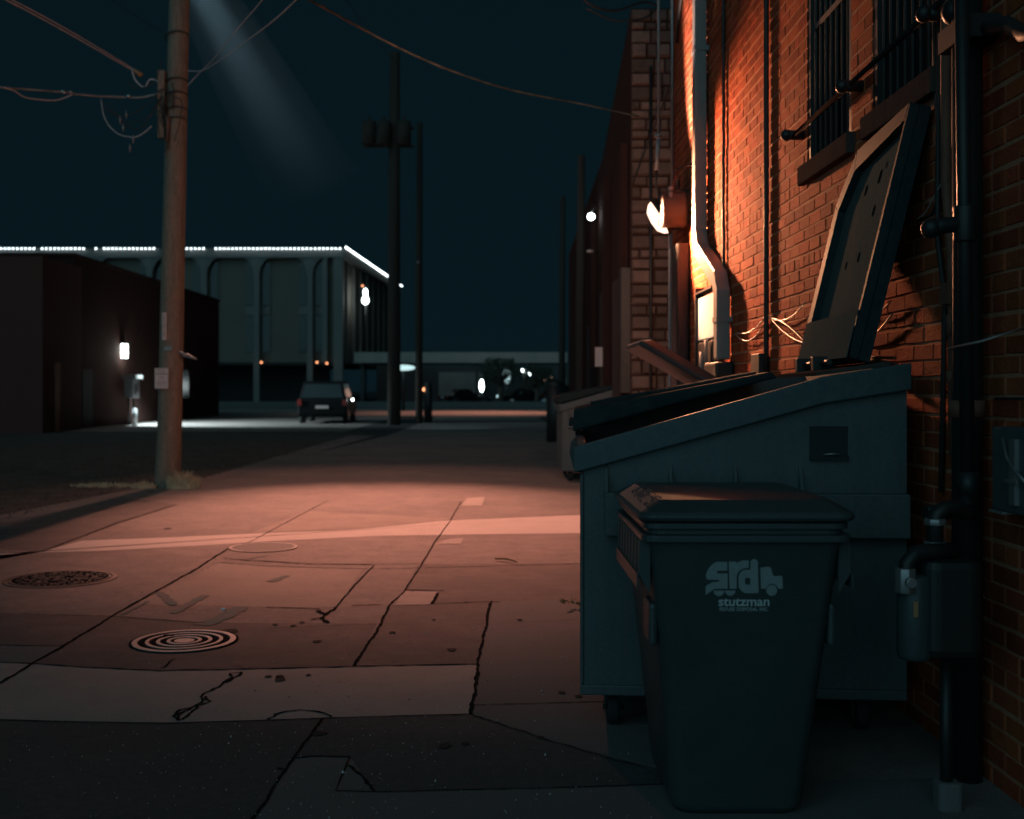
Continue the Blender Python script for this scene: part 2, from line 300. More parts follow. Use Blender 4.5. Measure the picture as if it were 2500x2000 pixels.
def ribbon(b, pts, wd, z, jit=0, sub=8, px=True, taper=False):
    g = [G(u, v, z) if px else Vector((u, v, z)) for u, v in pts]
    line = []
    for i in range(len(g)-1):
        n = max(2, int((g[i+1]-g[i]).length*sub))
        for k in range(n): line.append(g[i].lerp(g[i+1], k/n))
    line.append(g[-1]); vs = []; fs = []; N = len(line); j = 0
    for i, p in enumerate(line):
        t = (line[min(i+1, N-1)]-line[max(i-1, 0)]).normalized(); nrm = Vector((-t.y, t.x, 0))
        j = j*.6+random.uniform(-jit, jit)
        ww = wd*random.uniform(.55, 1.3)*.5
        if taper: ww *= max(.25, 1-i/N)
        q = p+nrm*j; vs += [q+nrm*ww, q-nrm*ww]
    for i in range(N-1): fs.append((2*i, 2*i+1, 2*i+3, 2*i+2))
    b.add(vs, fs)
b = MB()
JT = [([(800,1222),(750,1248),(612,1322),(560,1337)], .014), ([(560,1337),(485,1385),(275,1503),(155,1577),(80,1620),(0,1666),(-120,1735)], .028),
 ([(1125,1225),(1100,1270),(1060,1325),(1025,1385),(985,1445),(950,1478)], .02), ([(950,1478),(925,1530),(865,1625)], .027),
 ([(1199,1468),(1185,1530),(1166,1624),(1151,1744)], .028),
 ([(-120,1612),(80,1620),(200,1628),(390,1637),(650,1632),(865,1627),(1165,1621)], .025),
 ([(-150,1752),(150,1762),(400,1766),(625,1759),(787,1753),(984,1747),(1151,1743)], .012),
 ([(1151,1721),(1444,1713),(1600,1709)], .013),
 ([(787,1753),(717,1848),(669,1921),(650,1954),(610,2010)], .018),
 ([(717,1850),(760,1845),(854,1847)], .022), ([(854,1847),(819,1930)], .008), ([(819,1931),(913,1933),(1450,1920),(1650,1913)], .014),
 ([(-60,1496),(275,1504)], .014), ([(275,1504),(500,1521)], .016), ([(-60,1573),(153,1577)], .015),
 ([(545,1363),(650,1370),(750,1376),(913,1378)], .035), ([(913,1378),(1021,1376)], .018), ([(535,1373),(650,1382),(887,1389)], .018), ([(887,1389),(1040,1386),(1411,1376),(1600,1372)], .02),
 ([(913,1380),(880,1412),(820,1482)], .018), ([(650,1482),(780,1486)], .025), ([(858,1478),(930,1476)], .022), ([(1053,1474),(1199,1468),(1220,1470)], .02),
 ([(990,1440),(1086,1441)], .035), ([(1070,1447),(1056,1474)], .035), ([(1073,1316),(1095,1315)], .02),
 ([(101,1347),(202,1309),(292,1274),(431,1232)], .03), ([(1220,1522),(1411,1512)], .006), ([(640,1534),(920,1523)], .008)]
for pts, wd in JT: ribbon(b, pts, wd*.62, Z3, wd*.16, sub=26)
tag(b.build('pavement_joints', M['joint']), 'dark joints between the concrete slabs', None, None, 'structure')
b = MB()
for pts, wd in [([(591,1640),(575,1652),(553,1661),(530,1677),(501,1693),(490,1715),(466,1727),(440,1745),(431,1759)], .014), ([(570,1655),(545,1665)], .02),
   ([(501,1700),(512,1712),(480,1722),(470,1738),(445,1757)], .014), ([(466,1727),(440,1733),(427,1748),(436,1757)], .014),
   ([(591,1642),(566,1644),(570,1652)], .015), ([(650,1756),(680,1740),(732,1732),(775,1738),(813,1748)], .014), ([(1151,1745),(1244,1775),(1336,1806),(1444,1838),(1560,1872)], .007),
   ([(820,1482),(787,1508),(760,1512)], .022), ([(787,1508),(800,1520)], .03), ([(775,1490),(790,1500)], .03), ([(430,1608),(391,1630)], .01),
   ([(852,1868),(868,1880),(885,1900),(905,1918),(913,1931)], .012), ([(690,1880),(672,1877)], .015)]:
    ribbon(b, pts, wd, Z3+.0006, .008, sub=40)
tag(b.build('pavement_cracks', M['joint']), 'jagged cracks broken into the pavement slabs', None, None, 'structure')
b = MB()
for pts, wd in [([(388,1446),(424,1477)], .07), ([(500,1453),(424,1497)], .07), ([(590,1482),(540,1508),(490,1526)], .11), ([(360,1468),(300,1500)], .03), ([(650,1356),(610,1364)], .05), ([(700,1405),(660,1420)], .06)]:
    ribbon(b, pts, wd, Z3-.0008, .004, sub=20)
tag(b.build('utility_marks', M['mark_teal']), 'faded teal utility paint marks sprayed on the concrete', 'paint marks', None, 'structure')
# oil drips
b = MB()
for u, v, r in [(672,1524,.02),(716,1527,.02),(738,1519,.02),(775,1565,.025),(957,1543,.022),(1103,1585,.03),(655,1651,.018),(683,1651,.022),(685,1659,.03),(678,1654,.018),(752,1648,.016),(1268,1513,.02),(1413,1699,.02),(1320,1800,.018),(1059,1512,.015),(370,1200,.05),(410,1290,.04),(1372,1690,.02),(560,1540,.05),(1085,1820,.03),(1135,1815,.02),(780,1790,.03)]:
    c = G(u, v, Z3+.001); n = 10
    b.add([(c.x+r*math.cos(2*math.pi*k/n)*random.uniform(.6, 1.2), c.y+r*1.2*math.sin(2*math.pi*k/n)*random.uniform(.6, 1.2), c.z) for k in range(n)], [tuple(range(n))])
tag(b.build('oil_spots', M['stain']), 'small dark oil spots on the pavement', None, None, 'structure')
# grit glinting on the foreground
b = MB()
for i in range(420):
    u = random.uniform(-50, 1600); v = random.uniform(1500, 2000)
    if i < 240: u = random.gauss(750, 330); v = random.uniform(1720, 2000)
    c = G(u, v, Z3); s = random.uniform(.0012, .0032)*(2 if random.random() < .06 else 1)
    a = random.random()*3
    b.add([(c.x+s*math.cos(a), c.y+s*math.sin(a), c.z), (c.x-s, c.y+s, c.z), (c.x, c.y-s, c.z), (c.x, c.y, c.z+s*1.6)], [(0,1,3),(1,2,3),(2,0,3)])
tag(b.build('grit', M['white']), 'tiny pale grit scattered over the foreground pavement', 'grit', None, 'stuff')

b = MB(); g = random.Random(21)
for i in range(900):
    Y = g.uniform(4.2, 15.5); x = g.uniform(-5, .3) if g.random() < .6 else g.gauss(-2.35 if g.random() < .5 else -.65, .12)
    if Y < 6.5 and x > .2: continue
    q = g.uniform(.0015, .006); a = g.random()*3
    b.add([(x+q*math.cos(a), Y+q*math.sin(a), Z3), (x-q, Y+q, Z3), (x, Y-q*1.3, Z3), (x, Y, Z3+q*.9)], [(0,1,3),(1,2,3),(2,0,3)], g.randint(0, 2))
tag(b.build('debris', [M['leaf'], M['joint'], M['slab_dark']]), 'crumbs of dirt and leaf scattered on the slabs', 'debris', None, 'stuff')
# manhole covers
def ring(b, c, r0, r1, z0, z1, n=64, mi=0):
    vs = []; fs = []
    for k in range(n):
        a = 2*math.pi*k/n; ca, sa = math.cos(a), math.sin(a)
        for r, z in ((r0, z0), (r0, z1), (r1, z1), (r1, z0)): vs.append((c.x+r*ca, c.y+r*sa, z))
    for k in range(n):
        j = (k+1) % n
        for q in range(3): fs.append((4*k+q, 4*k+q+1, 4*j+q+1, 4*j+q) if r0 < r1 else (4*k+q, 4*k+q+1, 4*j+q+1, 4*j+q))
    b.add(vs, fs, mi)
def disc(b, c, r, z, n=64, mi=0): b.add([(c.x+r*math.cos(2*math.pi*k/n), c.y+r*math.sin(2*math.pi*k/n), z) for k in range(n)], [tuple(range(n))], mi)
c = G(450, 1570); t = thing('manhole_cover', (c.x, c.y, 0), 'round manhole cover of bright concentric rings in the concrete', 'manhole cover')
b = MB(); disc(b, c, .285, .0125); ring(b, c, .284, .292, .004, .0145); b.build('cover_plate', M['joint'], t)
b = MB()
for r0, r1 in ((.248, .278), (.188, .208), (.13, .15), (.075, .094)): ring(b, c, r0, r1, .0125, .0165)
disc(b, c, .055, .0145); b.build('raised_rings', M['iron_bright'], t)
b = MB(); b.box((c.x-.15, c.y+.1, .0167), (c.x-.09, c.y+.135, .0180)); b.build('lift_slot', M['joint'], t)
c = G(148, 1417); t = thing('manhole_cover', (c.x, c.y, 0), 'wide dark manhole cover with rough pebbled face and double rim', 'manhole cover')
b = MB(); ring(b, c, .335, .35, .004, .017); ring(b, c, .365, .395, .004, .0145); b.build('rim', M['iron'], t)
b = MB(); disc(b, c, .335, .0125)
b.build('cover_plate', M['joint'], t)
b = MB()
for i in range(300):
    a = random.random()*6.28; r = .32*math.sqrt(random.random()); x, y = c.x+r*math.cos(a), c.y+r*math.sin(a); s = random.uniform(.008, .014); q = random.random()*3
    b.prism([(x+s*math.cos(q+k*1.57)*random.uniform(.6, 1.5), y+s*math.sin(q+k*1.57)*random.uniform(.6, 1.5), .0125) for k in range(4)], (0, 0, .007))
o = b.build('pebbled_face', M['iron'], t); o['kind'] = 'stuff'
c = G(643, 1340); t = thing('manhole_cover', (c.x, c.y, 0), 'small plain dark manhole cover at the joint beyond the ringed one', 'manhole cover')
b = MB(); disc(b, c, .285, .0145); b.build('cover_plate', M['rubber'], t)
b = MB(); ring(b, c, .27, .295, .009, .016); b.build('rim', M['iron'], t)

# litter
b = MB(); c = G(1236, 1369, .02); c2 = G(1262, 1374, .02); c1 = G(1209, 1366, .02)
b.tube([c1+Vector((0,0,.008)), c+Vector((0,.02,.014)), c2+Vector((0,0,.006))], [.010, .011, .006], 6)
tag(b.build('stick', M['leaf']), 'short pale stick lying on the salmon-lit concrete', 'stick')
b = MB(); c = G(1397, 1481, .02)
for i in range(16):
    p = c+Vector((random.uniform(-.05, .08), random.uniform(-.05, .05), random.uniform(0, .03))); q = Vector((random.uniform(-.04, .04), random.uniform(-.04, .04), random.uniform(-.0, .03))); r_ = Vector((random.uniform(-.03, .03), random.uniform(-.03, .03), .015))
    b.add([p, p+q, p+q+r_, p+r_], [(0, 1, 2, 3)])
tag(b.build('dead_leaf', M['leaf']), 'crumpled brown dead leaf on the ground left of the dumpster', 'leaf')
b = MB(); c = G(545, 1491, .02); b.ball(c+Vector((0, 0, .008)), .013, 8, 6, sc=(1.4, 1, .7)); tag(b.build('pebble', M['white']), 'small white pebble on the concrete above the ringed manhole', 'pebble')
b = MB(); c = G(576, 1620, .02)
for i in range(5):
    p = c+Vector((random.uniform(-.03, .03), random.uniform(-.03, .03), 0)); b.add([p, p+Vector((.02, .005, .008)), p+Vector((.012, .02, .004))], [(0, 1, 2)])
tag(b.build('dead_leaf', M['leaf']), 'tiny shrivelled leaf on the concrete right of the ringed manhole', 'leaf')

# ------------------------------------------------------------------ near brick building
YE = 11.4
def win(y0, y1, z0, z1): return (y0, y1, z0, z1)
W1 = (5.62, 6.42, 2.56, 6.2); W2 = (4.54, 5.30, 2.575, 6.2)
bld = thing('brick_building', (W, 7, 0), 'tall orange-lit brick building along the right side of the alley', 'building')
b = MB(); CRS = .0722; BL = .214; rr = random.Random(3)
TOP = 7.2
# mortar plane with rectangular openings
cuts = [(-1.0, W2[0]), (W2[1], W1[0]), (W1[1], YE)]
def wallq(y0, y1, z0, z1, x=W): b.add([(x, y0, z0), (x, y0, z1), (x, y1, z1), (x, y1, z0)], [(0, 1, 2, 3)], 1)
for a0, a1 in cuts: wallq(a0, a1, 0, TOP)
for wn in (W1, W2): wallq(wn[0], wn[1], 0, wn[2]); wallq(wn[0], wn[1], wn[3], TOP)
def brick(y0, y1, z0, z1, x, dirn=-1):
    d = rr.uniform(.0015, .0055); e = .0025; j = [rr.uniform(-.0018, .0018) for _ in range(8)]
    xf = x+dirn*d
    v = [(x, y0+j[0], z0+j[1]), (x, y1+j[2], z0+j[3]), (x, y1+j[4], z1+j[5]), (x, y0+j[6], z1+j[7]),
         (xf, y0+e+j[0], z0+e+j[1]), (xf, y1-e+j[2], z0+e+j[3]), (xf, y1-e+j[4], z1-e+j[5]), (xf, y0+e+j[6], z1-e+j[7])]
    b.add(v, [(4, 5, 6, 7), (0, 1, 5, 4), (1, 2, 6, 5), (2, 3, 7, 6), (3, 0, 4, 7)], 0)
nz = int(TOP/CRS)
for k in range(nz):
    z0 = k*CRS+.006; z1 = (k+1)*CRS-.006; hd = (k % 6 == 5)
    bl = BL/2 if hd else BL; y = (-.9 if not k % 2 else -.9+BL/2)
    wob = .003*math.sin(k*1.7)
    while y < YE-.02:
        y0, y1 = y+.005, min(y+bl-.005, YE); y += bl
        segs = [(y0, y1)]
        for wn in (W1, W2):
            if z1 > wn[2]+.01 and z0 < wn[3]-.01:
                ns = []
                for s0, s1 in segs:
                    if s1 <= wn[0] or s0 >= wn[1]: ns.append((s0, s1))
                    else:
                        if s0 < wn[0]-.02: ns.append((s0, wn[0]))
                        if s1 > wn[1]+.02: ns.append((wn[1], s1))
                segs = ns
        for s0, s1 in segs:
            if s1-s0 > .03 and s1 > 2.2: brick(s0, s1, z0+wob, z1+wob, W)
b.build('wall', [M['brick'], M['mortar']], bld)
b = MB()   # end face and back of the building, roof
b.add([(W+.001, YE+.004, 0), (W+.001, YE+.004, TOP), (9, YE+.004, TOP), (9, YE+.004, 0)], [(0, 1, 2, 3)])
b.box((W+.35, -1, TOP-.3), (9, YE-.01, TOP-.05)); b.box((9, -1, 0), (9.2, YE, TOP)); b.box((W-.03, -1, TOP+.001), (W+.35, YE+.03, TOP+.15))
b.build('roof', M['brick_far'], bld)
for wi, wn in enumerate((W1, W2)):
    b = MB(); d = .16
    b.box((W+.002, wn[0]-.0, wn[2]+.11), (W+d, wn[0]+.05, wn[3])); b.box((W+.002, wn[1]-.05, wn[2]+.11), (W+d, wn[1], wn[3])); b.box((W+.1, wn[0]+.05, wn[2]+.11), (W+d, wn[1]-.05, wn[2]+.17))
    b.box((W+.1, (wn[0]+wn[1])/2-.02, wn[2]+.17), (W+d-.02, (wn[0]+wn[1])/2+.02, wn[3]))
    f = b.build('window', M['steel_dark'], bld)
    b = MB(); b.box((W+.17, wn[0], wn[2]+.05), (W+.18, wn[1], wn[3])); b.build('glass', M['glass'], f)
    b = MB(); nb = 8
    for k in range(nb):
        y = wn[0]+.06+(wn[1]-wn[0]-.12)*k/(nb-1); b.cyl((W+.03, y, wn[2]+.10), (W+.03, y, wn[3]), .008, 6)
    for z in (wn[2]+.35, 3.4, 4.2): b.box((W+.018, wn[0]+.02, z), (W+.024, wn[1]-.02, z+.03))
    b.build('security_bars', M['bar_paint'], f)
    b = MB(); b.box((W-.045, wn[0]-.06, wn[2]-.005), (W+.16, wn[1]+.06, wn[2]+.10)); b.build('sill', M['sill'], f, bevel=.006)
# two boarded slats behind the near window
b = MB()
for y in (4.62, 4.74): b.box((W+.10, y, 2.76), (W+.115, y+.055, 5.5))
b.build('shutter_slats', M['slab_grey'], bld)

def rod(name, pts, r, m, label, cat, group=None, n=8):
    b = MB(); b.tube(pts, r, n); return tag(b.build(name, m), label, cat, group)
# horizontal rod and its brackets across both windows
t = thing('iron_rail', (W, 5.5, 2.85), 'thin iron rail running across both barred windows', 'rail')
b = MB(); b.cyl((W-.07, 4.3, 2.87), (W-.07, 6.45, 2.84), .012, 8); b.build('rod', M['joint'], t)
for y in (6.5, 5.45, 4.4):
    b = MB(); b.cyl((W-.001, y, 2.85), (W-.1, y, 2.85), .028, 10); b.ball((W-.1, y, 2.85), .034, 10, 8); b.build('bracket', M['steel_dark'], t)

# ---- downspout
YD = 9.62
t = thing('downspout', (W, YD, 0), 'white painted downspout with a kinked elbow beside the wall lamp', 'downspout')
def boxpath(b, pts, hw, hx, mi=0):
    """rectangular pipe along points in the wall plane (y,z); hw half width along wall, x from W-.02 out to W-hx"""
    vs = []; fs = []
    for i, (y, z, x0) in enumerate(pts):
        d0 = Vector((pts[i][0]-pts[i-1][0], pts[i][1]-pts[i-1][1])).normalized() if i else None
        d1 = Vector((pts[i+1][0]-pts[i][0], pts[i+1][1]-pts[i][1])).normalized() if i < len(pts)-1 else None
        d = ((d0 or d1)+(d1 or d0)).normalized(); nrm = Vector((-d.y, d.x)); c = 1/max(.5, nrm.dot(Vector((-(d1 or d0).y, (d1 or d0).x))))
        for sx_, sn in ((x0, 1), (x0, -1), (x0-hx, -1), (x0-hx, 1)): vs.append((sx_, y+nrm.x*hw*c*sn, z+nrm.y*hw*c*sn))
    n = len(pts)
    for i in range(n-1):
        for k in range(4): fs.append((4*i+k, 4*i+(k+1) % 4, 4*i+4+(k+1) % 4, 4*i+4+k))
    fs += [(0, 1, 2, 3), tuple(4*(n-1)+k for k in range(4))]
    b.add(vs, fs, mi)
b = MB(); boxpath(b, [(9.47, 7.1, W-.02), (9.47, 2.70, W-.02), (9.37, 2.54, W-.02), (8.62, 2.24, W-.02), (8.53, 2.12, W-.02), (8.53, 1.62, W-.02)], .07, .10)
b.build('spout_pipe', M['spout'], t, bevel=.012)
each('strap', M['spout'], t, [((W-.125, 9.39, 4.2), (W-.005, 9.55, 4.24)), ((W-.125, 8.45, 1.90), (W-.005, 8.61, 1.94))])
b = MB(); b.box((W-.15, 8.36, 1.48), (W-.01, 8.85, 1.6)); b.build('hopper', M['steel_dark'], t, bevel=.02)

# ---- wall flood lamp
lc = Vector((1.42, 10.55, 2.98))
t = thing('wall_lamp', (W, 10.6, 3.0), 'dark round flood lamp glowing on its left edge, fixed to the brick wall', 'lamp')
b = MB()
for i, (x, r) in enumerate([]): pass
# reflector bowl: axis tilted towards the alley
ax = Vector((-.86, .08, -.50)).normalized()
def lathe(b, c, ax, prof, n=28, mi=0):
    ax = ax.normalized(); u = ax.cross(Vector((0, 0, 1))).normalized(); v = ax.cross(u); vs = []; fs = []
    for h, r in prof:
        for k in range(n):
            a = 2*math.pi*k/n; vs.append(c+ax*h+(u*math.cos(a)+v*math.sin(a))*r)
    for i in range(len(prof)-1):
        for k in range(n): fs.append((i*n+k, i*n+(k+1) % n, (i+1)*n+(k+1) % n, (i+1)*n+k))
    b.add(vs, fs, mi, True)
lathe(b, Vector((1.60, 10.55, 3.05)), ax, [(-.10, .001), (-.10, .07), (-.06, .10), (.02, .15), (.12, .19), (.125, .19), (.12, .18), (.03, .13)])
b.build('housing', M['steel_dark'], t)
b = MB(); lathe(b, Vector((1.60, 10.55, 3.05)), ax, [(.09, .178), (.15, .15), (.19, .10), (.205, .001)]); b.build('lens', M['e_lens'], t)
b = MB(); b.box((1.60, 10.35, 2.90), (W-.004, 10.75, 3.22)); b.cyl((1.66, 10.55, 3.22), (1.66, 10.55, 3.34), .03); b.build('junction_box', M['recess'], t, bevel=.01)
b = MB(); b.cyl((1.475, 10.34, 3.03), (1.70, 10.34, 3.03), .165, 28); b.build('ballast_drum', M['recess'], t, bevel=.02)
b = MB(); b.tube([(W-.02, 10.0, 3.37), (1.62, 10.12, 3.37), (1.60, 10.2, 3.36), (1.585, 10.22, 3.30), (1.58, 10.24, 3.18)], .010, 8); b.build('supply_conduit', M['steel_dark'], t)
b = MB(); b.cyl((1.555, 10.22, 3.03), (1.555, 10.22, 3.17), .018); b.ball((1.555, 10.22, 3.2), .025); b.build('photocell', M['conduit'], t)
# ---- conduits near the end of the building
rod('conduit', [(1.62, 11.45, 6.3), (1.62, 11.45, 3.95)], .014, M['conduit'], 'pinkish vertical conduit hanging clear beyond the wall lamp', 'conduit')
t = thing('conduit', (1.60, 11.4, 3.3), 'stubby insulator and drop cable above the flood lamp lens', 'cable')
b = MB(); b.cyl((1.62, 11.45, 3.94), (1.60, 11.45, 3.60), .022); b.ball((1.61, 11.45, 3.95), .035, sc=(1, 1, .7)); b.build('insulator', M['conduit'], t)
b = MB(); b.tube([(1.60, 11.45, 3.6), (1.585, 11.4, 3.45), (1.60, 11.3, 3.3), (1.56, 11.0, 3.12)], .009); b.build('drop_cable', M['cable'], t)
rod('conduit', [(W-.03, 11.2, 7.0), (W-.03, 11.2, 3.2)], .016, M['steel'], 'bright thin conduit at the corner of the brick building', 'conduit')
rod('cable', [(W-.02, 11.0, 4.75), (W-.03, 10.9, 4.85), (W-.03, 10.0, 5.7)], .018, M['cable'], 'black cable slanting up behind the white downspout', 'cable')
rod('vent_pipe', [(W-.06, 11.12, 2.93), (W-.06, 11.12, .0)], .022, M['conduit'], 'pink-lit pipe leftmost below the flood lamp', 'pipe')
rod('vent_pipe', [(W-.05, 10.85, 2.6), (W-.05, 10.85, .0)], .028, M['steel_dark'], 'dark pipe in the middle of the group below the flood lamp', 'pipe')
b = MB(); b.rbox((W-.13, 10.30, 0), (W-.01, 10.62, 2.72), .03); tag(b.build('meter_riser', M['recess']), 'wide dark riser cover rising from the ground to the flood lamp', 'riser cover')
rod('vent_pipe', [(W-.135, 10.68, 2.72), (W-.135, 10.68, 0)], .011, M['conduit'], 'thin bright pipe edging the dark riser cover', 'pipe')
# ---- white panel and cabinet
t = thing('electrical_panel', (W, 8.9, 1.4), 'brightly lit white panel on the brick wall behind the downspout', 'panel')
b = MB(); b.rbox((W-.07, 8.85, 1.80), (W-.012, 9.62, 2.16), .012); b.build('panel_door', M['enamel'], t, bevel=.01)
b = MB(); b.box((W-.075, 8.90, .3), (W-.012, 9.55, 1.78)); b.build('lower_cabinet', M['steel_dark'], t, bevel=.008)
b = MB(); b.box((W-.09, 9.552, .3), (W-.012, 9.58, 2.25)); b.box((W-.09, 8.85, 2.19), (W-.012, 9.552, 2.205)); b.build('frame_strip', M['steel_dark'], t)
for y_, z_a, z_b, r_a in ((9.0, 1.55, 1.79, .014), (9.2, 1.4, 1.70, .02)): b = MB(); b.cyl((W-.10, y_, z_a), (W-.10, y_, z_b), r_a); b.build('riser', M['spout'], t)
# ---- vertical cables on the wall
def wavy(u, v0, v1, off, n=24, amp=.006):
    out = []; base = WP(u, v0, off)
    for i in range(n+1):
        z = CH-((v0+(v1-v0)*i/n)-V0)/FPX*base.y; out.append((base.x, base.y+random.uniform(-amp, amp)*(1.6), z))
    return out
rod('cable', wavy(1767, -250, 700, .02, amp=.012), .013, M['cable'], 'wavy black cable running down the wall right of the downspout', 'cable')
rod('conduit', wavy(1871, -400, 905, .025, amp=.002), .017, M['steel_dark'], 'straight dark conduit down the orange wall into a small box', 'conduit')
b = MB(); b.box((W-.07, 7.32, 1.30), (W-.011, 7.56, 1.63)); tag(b.build('junction_box', M['steel_dark'], bevel=.006), 'small dark junction box at the foot of the straight wall conduit', 'box')
def catenary(a, b_, sag, n=14):
    a, b_ = Vector(a), Vector(b_); return [a.lerp(b_, i/n)-Vector((0, 0, sag*4*(i/n)*(1-i/n))) for i in range(n+1)]
for i, (p, q, sg, lb) in enumerate([((1798, 812), (1872, 768), .05, 'thin pale wire sagging right of the downspout, upper of the pair'), ((1795, 815), (1872, 780), .09, 'thin pale wire sagging right of the downspout, lower of the pair'),
      ((1876, 772), (1966, 738), .06, 'loose wire drooping from the conduit up to the open lid'), ((1876, 770), (1965, 838), .03, 'loose wire falling from the conduit behind the open lid'), ((1877, 775), (1970, 842), -.03, 'second loose wire falling behind the open lid'),
      ((2105, 765), (2175, 735), .03, 'wire crossing the gap behind the open lid, uppermost'), ((2095, 830), (2180, 765), .03, 'wire crossing the gap behind the open lid, in the middle')]):
    rod('wire', catenary(WP(*p, .02), WP(*q, .025), sg), .0038, M['conduit'], lb, 'wire', None, 6)
t = thing('pipe_union', WP(2080, 880, .05), 'small dark pipe with couplings low in the gap behind the open lid', 'pipe')
b = MB(); b.tube([WP(2070, 868, .04), WP(2190, 893, .04)], .012); b.tube([WP(2075, 872, .04), WP(2185, 874, .04)], .007); b.build('pipe', M['copper'], t)
for u_c, v_c in ((2096, 870), (2120, 885)): b = MB(); b.ball(WP(u_c, v_c, .05), .021); b.build('coupling', M['steel_dark'], t)

# ------------------------------------------------------------------ right edge: drain pipe, gas pipe and meter
t = thing('drain_pipe', (W-.07, 4.1, 0), 'thick dark drain pipe running up the wall near the right edge', 'pipe')
b = MB(); b.cyl((W-.075, 4.06, .0), (W-.075, 4.06, 3.0), .052, 20); b.build('pipe', M['steel_dark'], t)
b = MB(); b.box((W-.14, 3.93, 2.62), (W-.01, 4.16, 2.70)); b.ball((W-.10, 4.10, 2.76), .05); b.build('bracket', M['steel_dark'], t)
b = MB(); b.cyl((W-.075, 4.06, 1.30), (W-.075, 4.06, 1.36), .06, 20); b.build('collar', M['copper'], t)
t = thing('rusty_conduit', (W, 4.3, 0), 'slim rust-coloured conduit just left of the thick drain pipe', 'conduit')
b = MB(); b.tube([(W-.03, 4.36, 3.2), (W-.03, 4.36, 2.2), (W-.03, 4.30, 1.9), (W-.03, 4.28, 1.15)], .022, 12); b.build('pipe', M['copper'], t)
b = MB(); b.box((W-.065, 4.26, 1.72), (W-.012, 4.34, 1.80)); b.build('clamp', M['copper'], t)
for z_a, z_b in ((1.6, 1.68), (1.42, 1.47)): b = MB(); b.cyl((W-.03, 4.285, z_a), (W-.03, 4.285, z_b), .03); b.build('clamp', M['copper'], t)
gx, gy = W-.145, 3.86
t = thing('gas_pipe', (gx, gy, 0), 'straight steel gas pipe with a tee fitting in front of the drain pipe', 'gas pipe')
b = MB(); b.cyl((gx-.01, gy, 1.07), (gx-.035, gy, 3.1), .024, 16); b.build('pipe', M['steel_dark'], t)
b = MB(); b.cyl((gx-.02, gy, 1.90), (gx-.02, gy, 2.02), .038, 16); b.tube([(gx-.02, gy, 1.96), (gx-.09, gy-.0, 1.955), (gx-.13, gy, 1.945)], [.026, .028, .030], 14); b.ball((gx-.135, gy, 1.945), .034); b.build('tee_fitting', M['steel_dark'], t, bevel=.003)
b = MB(); b.cyl((gx-.01, gy, 1.03), (gx-.01, gy, 1.12), .034, 16); b.tube([(gx-.01, gy, 1.05), (gx-.03, gy-.02, 1.0), (gx-.10, gy-.03, .985), (gx-.17, gy-.04, .985)], .026, 12); b.build('elbow', M['steel_dark'], t)
t = thing('gas_meter', (1.42, 3.72, 0), 'dark gas meter with looping regulator pipes low at the right', 'gas meter')
b = MB(); b.rbox((1.37, 3.64, .53), (1.565, 3.82, .85), .05, seg=5); b.build('meter_body', M['steel_dark'], t, bevel=.03)
b = MB(); b.cyl((1.355, 3.70, .52), (1.355, 3.70, .80), .055, 20); b.build('meter_bellows', M['plastic'], t, bevel=.02)
b = MB(); b.tube([(1.43, 3.72, .86), (1.43, 3.72, .97), (1.435, 3.72, .99), (1.46, 3.72, 1.01), (1.52, 3.75, 1.01), (1.55, 3.78, .99), (1.58, 3.80, .985)], .026, 14); b.build('inlet_pipe', M['steel_dark'], t)
for z in (.88, .955): b = MB(); b.cyl((1.43, 3.72, z), (1.43, 3.72, z+.022), .036, 8); b.build('union_nut', M['steel'], t, bevel=.003)
b = MB(); b.tube([(1.49, 3.70, .875), (1.40, 3.68, .875), (1.345, 3.67, .87), (1.318, 3.66, .84), (1.312, 3.66, .76)], .026, 14); b.build('outlet_pipe', M['steel_dark'], t)
b = MB(); b.cyl((1.312, 3.66, .745), (1.312, 3.66, .825), .034, 8); b.cyl((1.312, 3.62, .785), (1.312, 3.60, .785), .018, 10); b.build('shutoff_valve', M['steel'], t, bevel=.003)
b = MB(); b.box((1.33, 3.638, .67), (1.345, 3.642, .72)); b.build('warning_tag', M['leaf'], t)
b = MB(); b.cyl((1.49, 3.78, .0), (1.49, 3.78, .50), .02, 12); b.build('riser', M['steel_dark'], t)
b = MB(); b.rbox((1.455, 3.74, .0), (1.535, 3.82, .10), .02); b.build('footing', M['slab_grey'], t, bevel=.01)
# electrical box at the very edge
t = thing('meter_box', (W, 3.7, 1.1), 'grey steel meter box with latches cut by the right edge', 'meter box')
b = MB(); b.box((W-.10, 3.42, 1.00), (W-.012, 3.80, 1.275)); b.build('cover', M['dumpster'], t, bevel=.006)
b = MB(); b.box((W-.115, 3.60, 1.03), (W-.1005, 3.64, 1.24)); b.box((W-.12, 3.58, 1.10), (W-.1155, 3.66, 1.112)); b.tube([(W-.108, 3.70, 1.24), (W-.112, 3.66, 1.18), (W-.112, 3.60, 1.14), (W-.108, 3.52, 1.10)], .006); b.build('latch', M['steel'], t)
b = MB(); b.box((W-.11, 3.70, .992), (W-.012, 3.80, .999)); b.build('drip_strip', M['spout'], t)
rod('wire', [WP(2313, 852, .18), WP(2400, 832, .2), WP(2500, 800, .03)], .004, M['conduit'], 'pale stiff wire poking out in front of the drain pipe', 'wire', None, 6)
rod('wire', [WP(2222, 548, .06), WP(2260, 520, .05), WP(2295, 455, .03), WP(2312, 420, .02)], .004, M['conduit'], 'pale bent wire end hanging at the right of the open lid', 'wire', None, 6)
rod('cable', [WP(2240, 540, .03), WP(2275, 525, .02), WP(2296, 470, .02), (W-.02, 4.5, 2.6), (W-.02, 4.52, 3.3)], .007, M['cable'], 'thin black cable hanging beside the rusty conduit', 'cable')
